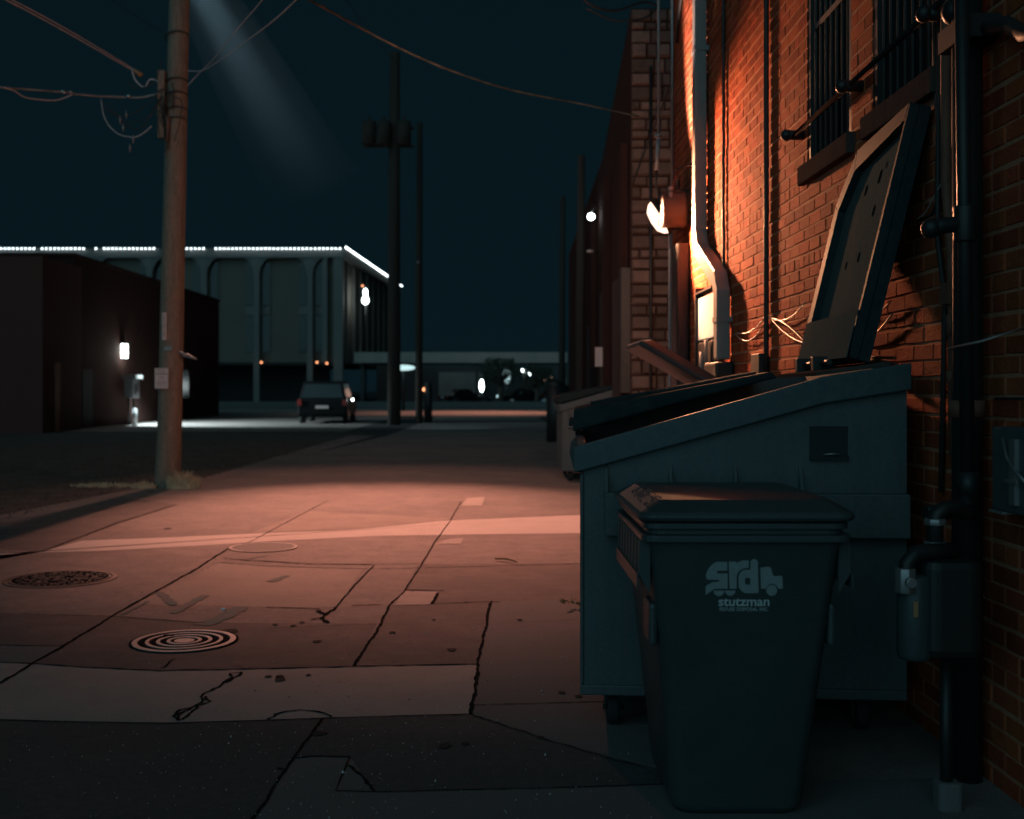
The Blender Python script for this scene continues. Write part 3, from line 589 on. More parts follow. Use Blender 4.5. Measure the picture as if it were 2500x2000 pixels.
rod('cable', [(W-.03, 4.42, 3.3), (W-.03, 4.45, 2.0), (W-.02, 4.40, 1.75), (W-.02, 4.44, 1.0)], .011, M['cable'], 'black cable running down the bricks left of the rusty conduit', 'cable')
rod('cable', [(W-.06, 4.0, 2.66), (W-.05, 3.8, 2.62), (W-.08, 3.6, 2.52), (W-.1, 3.3, 2.46)], .028, M['cable'], 'thick black cable bowed across the upper right corner', 'cable')
rod('cable', [WP(2430, 950+24, .03), (W-.03, 3.6, 1.37)], .005, M['cable'], 'thin cable joining the drain pipe to the meter box', 'cable')

# ------------------------------------------------------------------ dumpster
YAW = R(-4)
def make_dumpster(loc, label, L=2.0, D=1.28, open_lid=True, name='dumpster', yaw=YAW, z0=.165):
    t = thing(name, loc, label, 'dumpster', None, yaw)
    prof = [(0, 1.16), (.95, 1.435), (D, 1.49)]
    th = .018
    def zt(x):
        for (xa, za), (xb, zb) in zip(prof, prof[1:]):
            if x <= xb: return za+(zb-za)*(x-xa)/(xb-xa)
        return prof[-1][1]
    b = MB()
    for y in (0, L-th): b.prism([(0, y, z0), (D, y, z0), (D, y, zt(D)-.02), (.95, y, zt(.95)-.02), (0, y, zt(0)-.02)], (0, th, 0))
    b.box((0, th, z0), (th, L-th, 1.14)); b.box((D-th, th, z0), (D, L-th, 1.46)); b.box((th, th, z0), (D-th, L-th, z0+.02))
    b.build('body', M['dumpster'], t, local=True)
    # rim: folded band round the top
    b = MB()
    for y0, y1 in ((-.035, .012), (L-.012, L+.035)):
        pl = [(-.035, y0, 1.05), (.95, y0, zt(.95)-.105), (D+.01, y0, zt(D)-.105), (D+.01, y0, zt(D)+.002), (.95, y0, zt(.95)+.002), (-.035, y0, 1.155)]
        b.prism(pl, (0, y1-y0, 0))
    b.box((-.035, .0125, 1.05), (.012, L-.0125, 1.155)); b.box((D-.01, .0125, 1.385), (D+.01, L-.0125, 1.485))
    b.build('rim', M['dumpster_rim'], t, local=True, bevel=.006)
    b = MB()
    b.prism([(-.055, -.01, 1.13), (-.035, -.036, 1.06), (-.034, -.036, 1.16), (-.034, .05, 1.19), (-.05, .05, 1.17)], (.012, 0, 0)); b.build('corner_lip', M['dumpster'], t, local=True)
    b = MB()
    b.box((.087, -.06, .80), (D, -.001, .975)); b.box((-.012, -.012, z0-.012), (D, .01, z0+.03)); b.box((-.012, -.008, z0+.03), (.004, .03, 1.049))
    b.build('fork_pocket', M['dumpster'], t, local=True, bevel=.006)
    for x in (.087, .344, .60, .857):
        b = MB(); b.add([(x, 0, 1.09), (x, 0, .976), (x, -.058, .976), (x+.012, 0, 1.09), (x+.012, 0, .976), (x+.012, -.058, .976)], [(0, 1, 2), (3, 5, 4), (0, 2, 5, 3)]); b.build('gusset', M['dumpster'], t, local=True)
    b = MB(); b.box((.90, -.003, 1.125), (1.05, -.0005, 1.24)); b.box((.90, -.02, 1.105), (1.05, -.0005, 1.123)); r_ = b.build('hand_hold', M['recess_shade'], t, local=True)  # dark plate on the face paints the shade inside a recess
    b = MB(); b.tube([(.95, -.022, 1.128), (.985, -.03, 1.131), (1.02, -.022, 1.128)], .004, 6); b.build('grab_bar', M['steel'], r_, local=True)
    for cx, cy in ((.125, .14), (D-.15, .14), (.125, L-.14), (D-.15, L-.14)):
        b = MB(); b.box((cx-.062, cy-.05, z0-.022), (cx+.062, cy+.05, z0-.0125)); b.box((cx-.036, cy-.028, .055), (cx-.030, cy+.028, z0-.022)); b.box((cx+.030, cy-.028, .055), (cx+.036, cy+.028, z0-.022)); b.cyl((cx-.042, cy, .068), (cx+.048, cy, .068), .012, 8)
        f = b.build('caster', M['steel_dark'], t, local=True)
        b = MB(); b.cyl((cx-.024, cy, .068), (cx+.024, cy, .068), .067, 24); b.build('wheel', M['rubber'], f, local=True, bevel=.006)
    # lids
    ym = L*.59 if open_lid else L*.5
    spans = [(ym, L-.02)] if open_lid else [(.02, ym-.01), (ym+.01, L-.02)]
    for y0, y1 in spans:
        b = MB()
        b.prism([(-.045, y0, 1.17), (-.04, y0, 1.285), (.3, y0, 1.345), (.95, y0, 1.475), (.98, y0, 1.445), (.5, y0, 1.32)], (0, y1-y0, 0))
        f = b.build('lid', M['lid'], t, local=True, bevel=.012)
        b = MB(); b.box((-.065, y0, 1.20), (-.0455, y1, 1.225)); b.build('lid_lip', M['lid'], f, local=True)
        b = MB()
        for q in (.25, .5, .75): yy = y0+(y1-y0)*q; b.prism([(.05, yy-.03, 1.30), (.9, yy-.03, 1.463), (.9, yy-.03, 1.478), (.05, yy-.03, 1.318)], (0, .06, 0))
        b.build('lid_rib', M['lid'], f, local=True)
    # hinge plate and lugs
    b = MB(); b.prism([(.93, .02, 1.44), (1.22, .02, 1.48), (1.22, .02, 1.50), (.93, .02, 1.455)], (0, .9, 0)); b.build('hinge_plate', M['sill'], t, local=True)
    if open_lid:
        hx, hz, tx, tz = 1.10, 1.505, 1.345, 2.53
        y0, y1 = .03, ym-.09
        e2 = Vector((tx-hx, 0, tz-hz)); Ln = e2.length; e2.normalize(); e1 = Vector((0, 1, 0)); nn = Vector((-e2.z, 0, e2.x))   # face normal, to the alley
        o0 = Vector((hx, 0, hz))
        def LP(y, s, d=0): return o0+e1*y+e2*s+nn*d
        cham = .20
        outer = [(y0, 0), (y1, 0), (y1, Ln-.26), (y1-cham, Ln-.02), (y0+.02, Ln), (y0, Ln-.02)]
        b = MB(); b.prism([LP(y, s, -.045) for y, s in outer], nn*.045); lid = b.build('open_lid', M['lid'], t, local=True)
        inner = [(y0+.035, .20), (y1-.10, .20), (y1-.10, Ln-.30), (y1-cham-.06, Ln-.13), (y0+.05, Ln-.07), (y0+.035, Ln-.09)]
        b = MB()
        for (a, c), (a2, c2), (i1, j1), (i2, j2) in zip(outer, outer[1:]+outer[:1], inner, inner[1:]+inner[:1]):
            if c == 0 and c2 == 0: continue
            b.prism([LP(a, c, .0005), LP(a2, c2, .0005), LP(i2, j2, .0005), LP(i1, j1, .0005)], nn*.04)
        b.build('lid_frame', M['lid'], lid, local=True, bevel=.004)
        b = MB(); b.add([LP(y, s, .004) for y, s in inner], [tuple(range(6))]); b.build('lid_panel', M['lid_face'], lid, local=True)
        b = MB(); b.prism([LP(y0+.03, .0, .041), LP(y1-.01, .0, .041), LP(y1-.01, .20, .041), LP(y0+.03, .20, .041)], nn*.004); b.build('lid_band', M['lid_face'], lid, local=True)
        for fy, fs, rr_ in ((.38, .83, .022), (.62, .80, .018), (.34, .62, .018), (.42, .36, .016), (.66, .34, .014), (.30, .88, .010)):
            cy = y0+.05+(y1-y0-.15)*fy; cs = .2+(Ln-.3)*fs; b = MB()
            b.add([LP(cy+rr_*.9*math.cos(k*math.pi/8), cs+rr_*1.5*math.sin(k*math.pi/8), .006) for k in range(16)], [tuple(range(16))])
            b.build('drain_hole', M['hole'], lid, local=True)
        for yy in (.42, .78):
            b = MB(); b.box((1.0, yy, 1.465), (1.10, yy+.05, 1.53)); b.cyl((1.04, yy-.14, 1.50), (1.04, yy+.14, 1.50), .014, 10); b.build('hinge_lug', M['steel_dark'], t, local=True, bevel=.004)
    return t
dump = make_dumpster((.345, 4.60, .0), 'teal steel dumpster on casters with one dark lid flung open against the wall')
dump.location.z = .012
d2 = make_dumpster((.98, 17.2, .008), 'blurry closed dumpster far down the alley by the stone building', L=1.7, D=.99, open_lid=False, yaw=0)

# ------------------------------------------------------------------ wheeled trash cart
def make_cart(loc, label, yaw=0, logo=True, lid_tilt=0):
    t = thing('trash_cart', loc, label, 'trash cart', None, yaw)
    # local frame: x right, y away from the camera, origin on the ground under the centre of the front face bottom
    def loop(hw, y0, y1, z, r=.05, seg=4):
        out = []
        for cx, cy, a0 in ((hw-r, y1-r, 0), (-hw+r, y1-r, 90), (-hw+r, y0+r, 180), (hw-r, y0+r, 270)):
            for k in range(seg+1):
                a = R(a0+90*k/seg); out.append((cx+r*math.cos(a), cy+r*math.sin(a), z))
        return out
    secs = [loop(.20, .02, .54, .0, .06), loop(.215, .0, .56, .03, .06), (loop(.302, -.113, .65, .875, .05)), loop(.306, -.117, .655, .885, .05), loop(.31, -.12, .66, .905, .05)]
    b = MB(); n = len(secs[0]); vs = sum(secs, []); fs = []
    for i in range(len(secs)-1):
        for k in range(n): fs.append((i*n+k, i*n+(k+1) % n, (i+1)*n+(k+1) % n, (i+1)*n+k))
    fs += [tuple(range(n))[::-1]]
    b.add(vs, fs, 0, True); body = b.build('body', M['plastic'], t, local=True)
    b = MB()
    for z, hw, y0, y1, h in ((.905, .332, -.145, .675, .022), (.945, .325, -.135, .665, .02)):
        pl = loop(hw, y0, y1, z, .05); b.prism(pl, (0, 0, h))
    pl = loop(.312, -.122, .655, .927, .05); b.prism(pl, (0, 0, .018)); b.build('rim', M['plastic'], t, local=True, bevel=.004)
    # side lifting pockets: ribs under the rim on both sides
    for s in (-1, 1):
        b = MB(); n_ = 8
        for k in range(n_):
            y = -.08+k*.085
            b.add([(s*.300, y, .904), (s*.335, y, .904), (s*.338, y+.0, .80), (s*.30, y, .735), (s*.300, y+.014, .904), (s*.335, y+.014, .904), (s*.338, y+.014, .80), (s*.30, y+.014, .735)],
                  [(0, 1, 2, 3), (7, 6, 5, 4), (1, 5, 6, 2), (2, 6, 7, 3), (0, 4, 5, 1)])
        b.box((min(s*.338, s*.344), -.09, .755), (max(s*.338, s*.344), .53, .80)); b.build('side_ribs', M['plastic'], t, local=True)
        b = MB(); b.box((min(s*.272, s*.300), -.06, .56), (max(s*.272, s*.300), .10, .70)); b.build('side_block', M['plastic'], t, local=True, bevel=.02)
    # lid
    lp = bpy.data.objects.new('lid', None)
    b = MB(); A_ = loop(.335, -.145, .66, .97, .05); B_ = loop(.345, -.155, .67, .985, .05); C_ = loop(.335, -.145, .66, 1.0, .05)
    D_ = [(x*.82, y*.84+.03, 1.035 + (.012 if abs(x) < .2 else 0)) for x, y, z in loop(.335, -.145, .66, 1.0, .05)]
    vs = A_+B_+C_+D_; fs = []
    for i in range(3):
        for k in range(n): fs.append((i*n+k, i*n+(k+1) % n, (i+1)*n+(k+1) % n, (i+1)*n+k))
    fs += [tuple(range(n))[::-1], tuple(3*n+k for k in range(n))]
    b.add(vs, fs); lid = b.build('lid', M['plastic'], t, local=True, bevel=.006)
    if lid_tilt:
        lid.matrix_local = Matrix.Translation((.34, 0, .98)) @ Matrix.Rotation(lid_tilt, 4, 'Y') @ Matrix.Translation((-.34, 0, -.98))
    b = MB(); rr2 = random.Random(5)
    for i in range(7):
        for j in range(9):
            if rr2.random() < .3: continue
            fx = i/7; x = -.315+fx*.05+.0; y = -.10+j*.055; z = 1.0035+ (x+.335)/(.335*.18)*.035*.98
            s1 = rr2.uniform(.003, .0055); s2 = rr2.uniform(.008, .02)
            b.box((x, y, z), (x+s1, y+s2, z+.006))
    b.build('embossed_warning', M['plastic'], lid, local=True)
    b = MB(); b.cyl((-.22, .70, .94), (.22, .70, .94), .016, 10); b.box((-.24, .64, .92), (-.20, .71, .96)); b.box((.20, .64, .92), (.24, .71, .96)); b.build('handle', M['plastic'], t, local=True)
    for s in (-1, 1):
        b = MB(); b.cyl((s*.15, .54, .13), (s*.195, .54, .13), .13, 24); b.build('wheel', M['rubber'], t, local=True, bevel=.01)
    return t
cart = make_cart((.785, 3.70, .014), 'black wheeled trash cart with a grey truck logo in front of the dumpster')
c2 = make_cart((1.28, 8.05, .008), 'dark wheeled trash cart with a tilted lid behind the dumpster', lid_tilt=R(24))
c2.scale = (1.05, 1.05, 1.36)

# logo on the cart
def curve_mesh(polys):
    cu = bpy.data.curves.new('tmp', 'CURVE'); cu.dimensions = '2D'; cu.fill_mode = 'BOTH'; cu.extrude = .0006
    for pl in polys:
        sp = cu.splines.new('POLY'); sp.points.add(len(pl)-1); sp.use_cyclic_u = True
        for i, (x, y) in enumerate(pl): sp.points[i].co = (x, y, 0, 1)
    o = bpy.data.objects.new('tmp', cu); COL.objects.link(o)
    dg = bpy.context.evaluated_depsgraph_get(); me = bpy.data.meshes.new_from_object(o.evaluated_get(dg)); bpy.data.objects.remove(o); bpy.data.curves.remove(cu)
    return me
def text_mesh(s, width=None, height=None, bold=0, ext=.0006):
    cu = bpy.data.curves.new('tmp', 'FONT'); cu.body = s; cu.size = 1; cu.offset = bold; cu.extrude = 0; cu.fill_mode = 'BOTH'
    o = bpy.data.objects.new('tmp', cu); COL.objects.link(o)
    dg = bpy.context.evaluated_depsgraph_get(); me = bpy.data.meshes.new_from_object(o.evaluated_get(dg)); bpy.data.objects.remove(o); bpy.data.curves.remove(cu)
    xs = [v.co.x for v in me.vertices]; ys = [v.co.y for v in me.vertices]
    sx_ = width/(max(xs)-min(xs)); sy_ = height/(max(ys)-min(ys)) if height else sx_
    for v in me.vertices: v.co = Vector(((v.co.x-min(xs))*sx_, v.co.y*sy_, ext))
    return me
def circ(cx, cy, r, a0=0, a1=360, n=28): return [(cx+r*math.cos(R(a0+(a1-a0)*k/n)), cy+r*math.sin(R(a0+(a1-a0)*k/n))) for k in range(n if a1-a0 == 360 else n+1)]
LOGO = [[(640,213),(410,213),(330,240),(250,300),(185,390),(140,490),(130,560),(155,625),(200,640),(430,640),(455,663),(430,690),(290,700),(210,740),(130,790),(120,880),(125,1005),(220,940),(310,870),(360,855),(650,855),(650,490),(400,490),(385,465),(410,425),(640,425)],
 [(675,205),(860,205),(855,260),(900,220),(1000,180),(1155,180),(1155,355),(1060,360),(960,400),(890,470),(865,560),(865,855),(695,855)],
 [(1195,400),(1195,220),(1215,170),(1280,145),(1345,165),(1372,220),(1380,600),(1390,950),(1210,965),(1050,955),(960,890),(915,820),(910,560),(950,470),(1020,415),(1100,400)], [(1060,620),(1110,590),(1190,600),(1195,740),(1150,765),(1070,740)],
 [(1430,350),(1600,330),(1670,345),(1700,400),(1720,500),(1750,550),(1955,550),(1970,850),(1860,850),(1820,780),(1750,740),(1680,735),(1610,770),(1560,850),(1450,855)],
 circ(1703, 895, 130), circ(440, 900, 130, 0, 180)[::-1], circ(712, 900, 122, 0, 180)[::-1]]
# logo plane: on the sloping front face. front face runs from (y=0,z=.035) to (y=-.17,z=.78)
fz0, fy0, fz1, fy1 = .03, 0.0, .875, -.113
up = Vector((0, fy1-fy0, fz1-fz0)).normalized(); nor = Vector((0, -up.z, up.y))
def front_pt(px, py):
    """photograph pixel -> (x, s) on the cart front plane"""
    dr = Vector(((px-U0)/FPX, 1, -(py-V0)/FPX)); cw = cart.location; p0 = Vector((cw.x, cw.y+fy0, cw.z+fz0))
    k = (p0-Vector((0, 0, CH))).dot(nor)/dr.dot(nor); q = Vector((0, 0, CH))+dr*k-p0
    return q.x, q.dot(up)
def place_flat(me, name, m, x, s, parent, off=.0012):
    for v in me.vertices:
        q = Vector((x+v.co.x, 0, 0))+Vector((0, fy0, fz0))+up*(s+v.co.y)+nor*(off+v.co.z); v.co = q
    me.materials.clear(); me.materials.append(m)
    for p in me.polygons: p.material_index = 0
    o = bpy.data.objects.new(name, me); COL.objects.link(o); o.parent = parent; return o
polys = []
for pl in LOGO: polys.append([front_pt(1710+x/9.8, 1350+y/9.8) for x, y in pl])
body = [c for c in cart.children if c.name.startswith('body')][0]
place_flat(curve_mesh(polys), 'truck_logo', M['print'], 0, 0, body, off=.0015)
x0, s0 = front_pt(1710+430/9.8, 1350+1262/9.8); x1, _ = front_pt(1710+1650/9.8, 1350+1262/9.8)
place_flat(text_mesh('stutzman', x1-x0, .0265*1.0, bold=.022), 'printed_name', M['print_light'], x0, s0, body)
x0, s0 = front_pt(1710+458/9.8, 1350+1385/9.8); x1, _ = front_pt(1710+1625/9.8, 1350+1385/9.8)
place_flat(text_mesh('REFUSE DISPOSAL INC.', x1-x0, .0118, bold=.004), 'printed_line', M['print_light'], x0, s0, body)

# ------------------------------------------------------------------ timber utility pole
PY = 16.2
t = thing('utility_pole', P(408, 1190, PY).to_tuple()[:2]+(0,), 'weathered timber utility pole at the left edge of the alley', 'utility pole')
pb = Vector((P(409, 1190, PY).x, PY, -.1)); ptop = Vector((P(438, 0, PY).x, PY, 6.94)); dv = (ptop-pb)/(ptop.z-pb.z)
def pole_at(z): return pb+dv*(z-pb.z)
b = MB(); zs = [-.1, .05, .3, .8, 2, 3.5, 5, 6.9, 9, 11]; b.tube([pole_at(z)+Vector((random.uniform(-.008, .008), 0, 0)) for z in zs], [.20, .19, .178, .172, .168, .16, .152, .143, .135, .125], 22)
b.build('pole', M['wood'], t)
def on_pole(u, v, d=.17): return P(u, v, PY-d)
b = MB(); q = on_pole(397, 335); b.box((q.x-.075, PY-.16, q.z), (q.x+.02, PY-.05, q.z+.95)); b.build('cable_guard', M['wood'], t)
b = MB(); a_ = on_pole(409, 345); c_ = on_pole(410, 285); b.tube([a_, c_], .028, 8); b.build('conduit_stub', M['copper'], t)
for v_, w_ in ((205, .012), (238, .014), (275, .012), (300, .010), (92, .012)):
    c0 = P(415+(950-v_)*.02, v_, PY); b = MB(); b.tube([(c0.x+.165*math.cos(a), PY+.165*math.sin(a), c0.z+.05*math.cos(a+1)) for a in [k*math.pi/8 for k in range(8, 17)]], w_, 6); b.build('wire_wrap', M['cable'], t)
b = MB()
for k in range(12): a_ = on_pole(400+random.uniform(-6, 22), 200+k*9); b.tube([a_, a_+Vector((random.uniform(-.1, .1), -.02, random.uniform(-.25, -.05))), a_+Vector((random.uniform(-.05, .1), -.02, random.uniform(-.5, -.2)))], .008, 5)
b.build('wire_tangle', M['cable'], t)
t = thing('hanging_street_lamp', (-4.3, 25, 10.7), 'street lamp hanging on the span wire above the alley', 'street lamp')
b = MB(); b.rbox((-4.65, 24.8, 10.82), (-3.95, 25.2, 11.0), .08); b.cyl((-4.3, 25, 11.0), (-4.3, 25, 11.45), .03); b.build('lamp_head', M['steel'], t, bevel=.03)
b = MB(); b.box((-4.55, 24.88, 10.80), (-4.05, 25.12, 10.815)); b.build('lamp_glass', M['e_lens'], t)
tg = thing('number_tag', on_pole(401, 797), 'narrow upright pale number strip nailed to the timber pole', 'tag')
q = on_pole(401, 830, .19); b = MB(); b.rbox((q.x-.03, q.y-.006, q.z), (q.x+.03, q.y+.01, q.z+.385), .004); b.build('plate', M['paper'], tg)
b = MB()
for k in range(9):
    zz = q.z+.03+k*.038
    ring_n = 10; b.tube([(q.x+.012*math.cos(a), q.y-.009, zz+.010+.012*math.sin(a)) for a in [j*2*math.pi/8 for j in range(0, 9 if k % 3 else 6)]], .0035, 4)
b.build('characters', M['ink'], tg)
tg = thing('pole_notice', on_pole(395, 924, .2), 'pale pink paper notice fixed to the timber pole', 'notice')
a_ = on_pole(378, 949, .2); c_ = on_pole(411, 899, .2); b = MB(); b.box((a_.x, a_.y-.012, a_.z), (c_.x, a_.y, c_.z)); b.build('sheet', M['paper'], tg, bevel=.004)
b = MB(); ww = c_.x-a_.x; hh = c_.z-a_.z; r3 = random.Random(2)
for f, wd, th_ in ((.93, .6, .006), (.86, .5, .006), (.79, .5, .005), (.69, .84, .014), (.55, .4, .008), (.48, .25, .005), (.36, .5, .004), (.30, .7, .004), (.25, .7, .004), (.2, .6, .004), (.12, .7, .004)):
    x = a_.x+ww*(.5-wd/2)
    while x < a_.x+ww*(.5+wd/2): l = r3.uniform(.006, .018); b.box((x, a_.y-.0145, a_.z+hh*f), (x+l, a_.y-.0125, a_.z+hh*f+th_)); x += l+.005
b.build('fine_print', M['ink'], tg)
tg = thing('bracket_clamp', on_pole(420, 855), 'small metal bracket with an arm sticking out right of the timber pole', 'bracket')
q = on_pole(410, 853, .19); b = MB(); b.box((q.x-.05, q.y-.01, q.z-.01), (q.x+.06, q.y+.02, q.z+.012)); b.box((q.x-.05, q.y-.01, q.z+.024), (q.x+.05, q.y+.02, q.z+.034)); b.build('strap', M['steel'], tg)
b = MB(); p1 = P(440, 860, PY-.1); p2 = P(455, 868, PY-.15); p3 = P(480, 877, PY-.2); b.tube([Vector((pole_at(2).x+.1, PY-.05, p1.z)), p1, p2], .02); b.tube([p2, p3], [.03, .012]); b.ball(p2, .045, 8, 6, sc=(1.3, 1, .7)); b.build('arm', M['spout'], tg)
# grass tuft
def tuft(name, c, r, h, n, label, seed=1, rx=1.0):
    g = random.Random(seed); b = MB()
    for i in range(n):
        a = g.random()*6.28; rr_ = r*math.sqrt(g.random()); x, y = c[0]+rr_*math.cos(a)*rx, c[1]+rr_*math.sin(a)*.5; hh = h*g.uniform(.35, 1)*(1-.5*rr_/r)
        lx, ly = g.uniform(-.5, .5)*hh, g.uniform(-.4, .4)*hh; wd = g.uniform(.006, .014)
        b.add([(x-wd, y, .0), (x+wd, y, .0), (x+lx*.4+wd*.7, y+ly*.4, hh*.6), (x+lx*.4-wd*.7, y+ly*.4, hh*.6), (x+lx, y+ly, hh)], [(0, 1, 2, 3), (3, 2, 4)])
    return tag(b.build(name, M['grass']), label, 'grass tuft')
pc = pole_at(0)
tuft('dry_grass', (pc.x+.30, PY-.28), .24, .34, 520, 'pale dry grass tuft at the right of the timber pole foot', 3)
tuft('dry_grass', (pc.x-.27, PY-.22), .17, .15, 220, 'low dry grass tuft at the left of the timber pole foot', 4)
tuft('dry_grass', (pc.x-.9, PY+.1), .4, .10, 200, 'thin flattened dry grass left of the timber pole', 5, 1.3)
b = MB(); g = random.Random(11)
for i in range(2600):
    y = g.uniform(11, 30); x = -5.2-g.random()*4 if y < 16 else (-4.6+(y-16)*.045)-g.random()*5
    h = g.uniform(.02, .07); wd = .009; lx = g.uniform(-.06, .06)
    b.add([(x-wd, y, .0), (x+wd, y, .0), (x+lx, y+g.uniform(-.05, .05), h)], [(0, 1, 2)])
M['verge'] = mat('dimmed_grass', (.07, .055, .035), .9)  # darker copy of the grass, offsets the fill light on upright blades
tag(b.build('verge_grass', M['verge']), 'sparse short dry grass on the dirt verge', 'grass', None, 'stuff')

rod('span_wire', [tuple(pole_at(10.9)), (-4.4, 20, 11.4), (-4.3, 25, 11.45), (-4.1, 34, 12.4), (-4.0, 44, 14.1)], .008, M['cable'], 'span wire from the timber pole to the distant transformer pole', 'cable')
# ---- overhead cables
def cab(pts, r, m, label, cat='cable', sub=6):
    P_ = [Vector(p) for p in pts]; out = []
    for i in range(len(P_)-1):
        p0 = P_[max(i-1, 0)]; p1 = P_[i]; p2 = P_[i+1]; p3 = P_[min(i+2, len(P_)-1)]
        for k in range(sub):
            s = k/sub; out.append(.5*((2*p1)+(p2-p0)*s+(2*p0-5*p1+4*p2-p3)*s*s+(3*p1-p0-3*p2+p3)*s**3))
    out.append(P_[-1]); return rod('overhead_cable' if cat == 'cable' else 'cable_clamp', out, r*.62, m, label, cat, None, 8)
Yp = PY-.12
cab([P(-160, -80, 11), P(10, -2, 13), P(155, 75, 14.5), P(300, 158, 15.8), P(326, 172, 16)], .012, M['cable_pale'], 'pinkish double cable coming down from the upper left corner')
cab([P(-160, -88, 11.05), P(14, -8, 13.05), P(160, 70, 14.55), P(300, 153, 15.85), P(326, 170, 16.05)], .010, M['cable_pale'], 'second strand above the pinkish cable from the upper left corner')
cab([P(322, 168, 16), P(330, 195, 16), P(352, 213, 16), P(364, 196, Yp), P(378, 195, Yp), P(396, 208, Yp)], .014, M['cable_pale'], 'short looped jumper cable left of the pole top')
b = MB(); b.tube([P(326, 170, 16), P(345, 184, 16)], [.02, .032], 8); tag(b.build('insulator', M['leaf']), 'amber insulator at the end of the pinkish cable', 'insulator')
cab([P(200, -45, 26), P(268, -2, 24), P(330, 38, 20), P(402, 82, PY)], .012, M['cable'], 'dark cable reaching the pole from the top edge')
cab([P(-80, 205, 13), P(0, 213, 14), P(60, 218, 14.5), P(150, 225, 15), P(185, 230, 15.3), P(240, 235, 15.6), P(300, 237, 15.9), P(345, 238, 16), P(395, 226, Yp)], .020, M['sheath'], 'thick brownish cable bundle running level to the pole from the left')
cab([P(8, 214, 14), P(35, 222, 14.2), P(65, 239, 14.5), P(130, 245, 15), P(160, 238, 15.2), P(178, 230, 15.3)], .012, M['cable_pale'], 'lower strand looping beneath the thick brownish cable')
for i, (pts, lb) in enumerate([([(246, 242), (262, 268), (290, 282), (330, 275), (378, 238)], 'inner slack cable loop hanging under the thick bundle'), ([(246, 240), (256, 290), (285, 325), (325, 335), (350, 325), (370, 308)], 'lowest slack cable loop hanging under the thick bundle'), ([(268, 250), (300, 296), (340, 296), (365, 280), (385, 248)], 'middle slack cable loop hanging under the thick bundle')]):
    cab([P(u, v, 15.7+.1*i) for u, v in pts], .009, M['cable_pale' if i == 1 else 'cable'], lb)
for i, (u, v) in enumerate([(293, 293), (300, 312), (325, 340), (317, 362), (308, 280)]):
    b = MB(); c_ = P(u, v, 15.7); b.cyl(c_-Vector((0, 0, .055)), c_+Vector((0, 0, .055)), .009, 6); b.ball(c_, .018, 8, 6)
    tag(b.build('cable_clamp', M['steel']), ['small metal clamp on the left of the cable loops', 'metal clamp in the centre of the cable loops', 'clamp at the bottom of the lowest cable loop', 'clamp hanging free below the cable loops', 'topmost metal clamp on the cable loops'][i], 'clamp')
for i, (pts, lb) in enumerate([([(395, 150), (388, 175), (372, 205), (330, 216), (318, 200)], 'dark slack lead from the pole to the amber insulator'), ([(400, 215), (380, 262), (340, 315), (300, 300), (262, 262)], 'dark outer loop among the cable loops'), ([(405, 228), (430, 238), (444, 250), (438, 300), (425, 345)], 'black lead wrapped down the front of the pole'), ([(398, 232), (392, 260), (386, 300), (392, 345)], 'black lead hanging along the cable guard')]):
    cab([P(u, v, 15.85+.03*i) for u, v in pts], .012, M['cable'], lb)
b = MB(); c_ = P(154, 224, 15); b.ball(c_, .03, 8, 6); b.ball(P(172, 225, 15.1), .025, 8, 6); tag(b.build('cable_clamp', M['chrome']), 'twin bright clamp balls on the thick brownish cable', 'clamp')
b = MB(); c_ = P(314, 235, 15.9); b.ball(c_, .032, 8, 6); tag(b.build('cable_clamp', M['chrome']), 'single bright clamp on the thick cable close to the pole', 'clamp')
cab([P(455, 173, PY), P(490, 173, 16), P(520, 158, 15.5), P(580, 115, 14), P(655, 60, 12), P(725, -3, 10.5), P(800, -90, 9)], .009, M['cable_pale'], 'thin pale cable curving up right of the pole, lower of two')
cab([P(452, 215, PY), P(490, 175, 16), P(520, 145, 15), P(580, 70, 13), P(640, 0, 11), P(700, -80, 10)], .007, M['cable_pale'], 'thin pale cable rising steeply right of the pole, upper of two')
cab([P(640, -60, 9), P(765, 5, 10), P(960, 110, 11.4), P(1100, 172, 12.6), P(1250, 220, 13.6), P(1430, 256, 14.5), P(1560, 285, 14.9)], .016, M['sheath_dim'], 'blurred cable sweeping from the top centre down to the stone building')
cab([P(1400, -40, 14), P(1436, 8, 14), P(1500, 26, 14.2), P(1570, 5, 14.5), P(1606, 15, 14.6)], .025, M['cable'], 'black cable bundle drooping at the top beside the conduits')
cab([P(1430, 20, 14.2), P(1500, 50, 14.3), P(1570, 45, 14.4), P(1600, 25, 14.6)], .018, M['cable'], 'second black cable drooping below the bundle at the top')
cab([P(1700, 60, 10.9), P(1640, 200, 12.5), P(1590, 330, 14), P(1545, 450, 14.9)], .014, M['cable'], 'faint dark cable slanting over the stone wall')

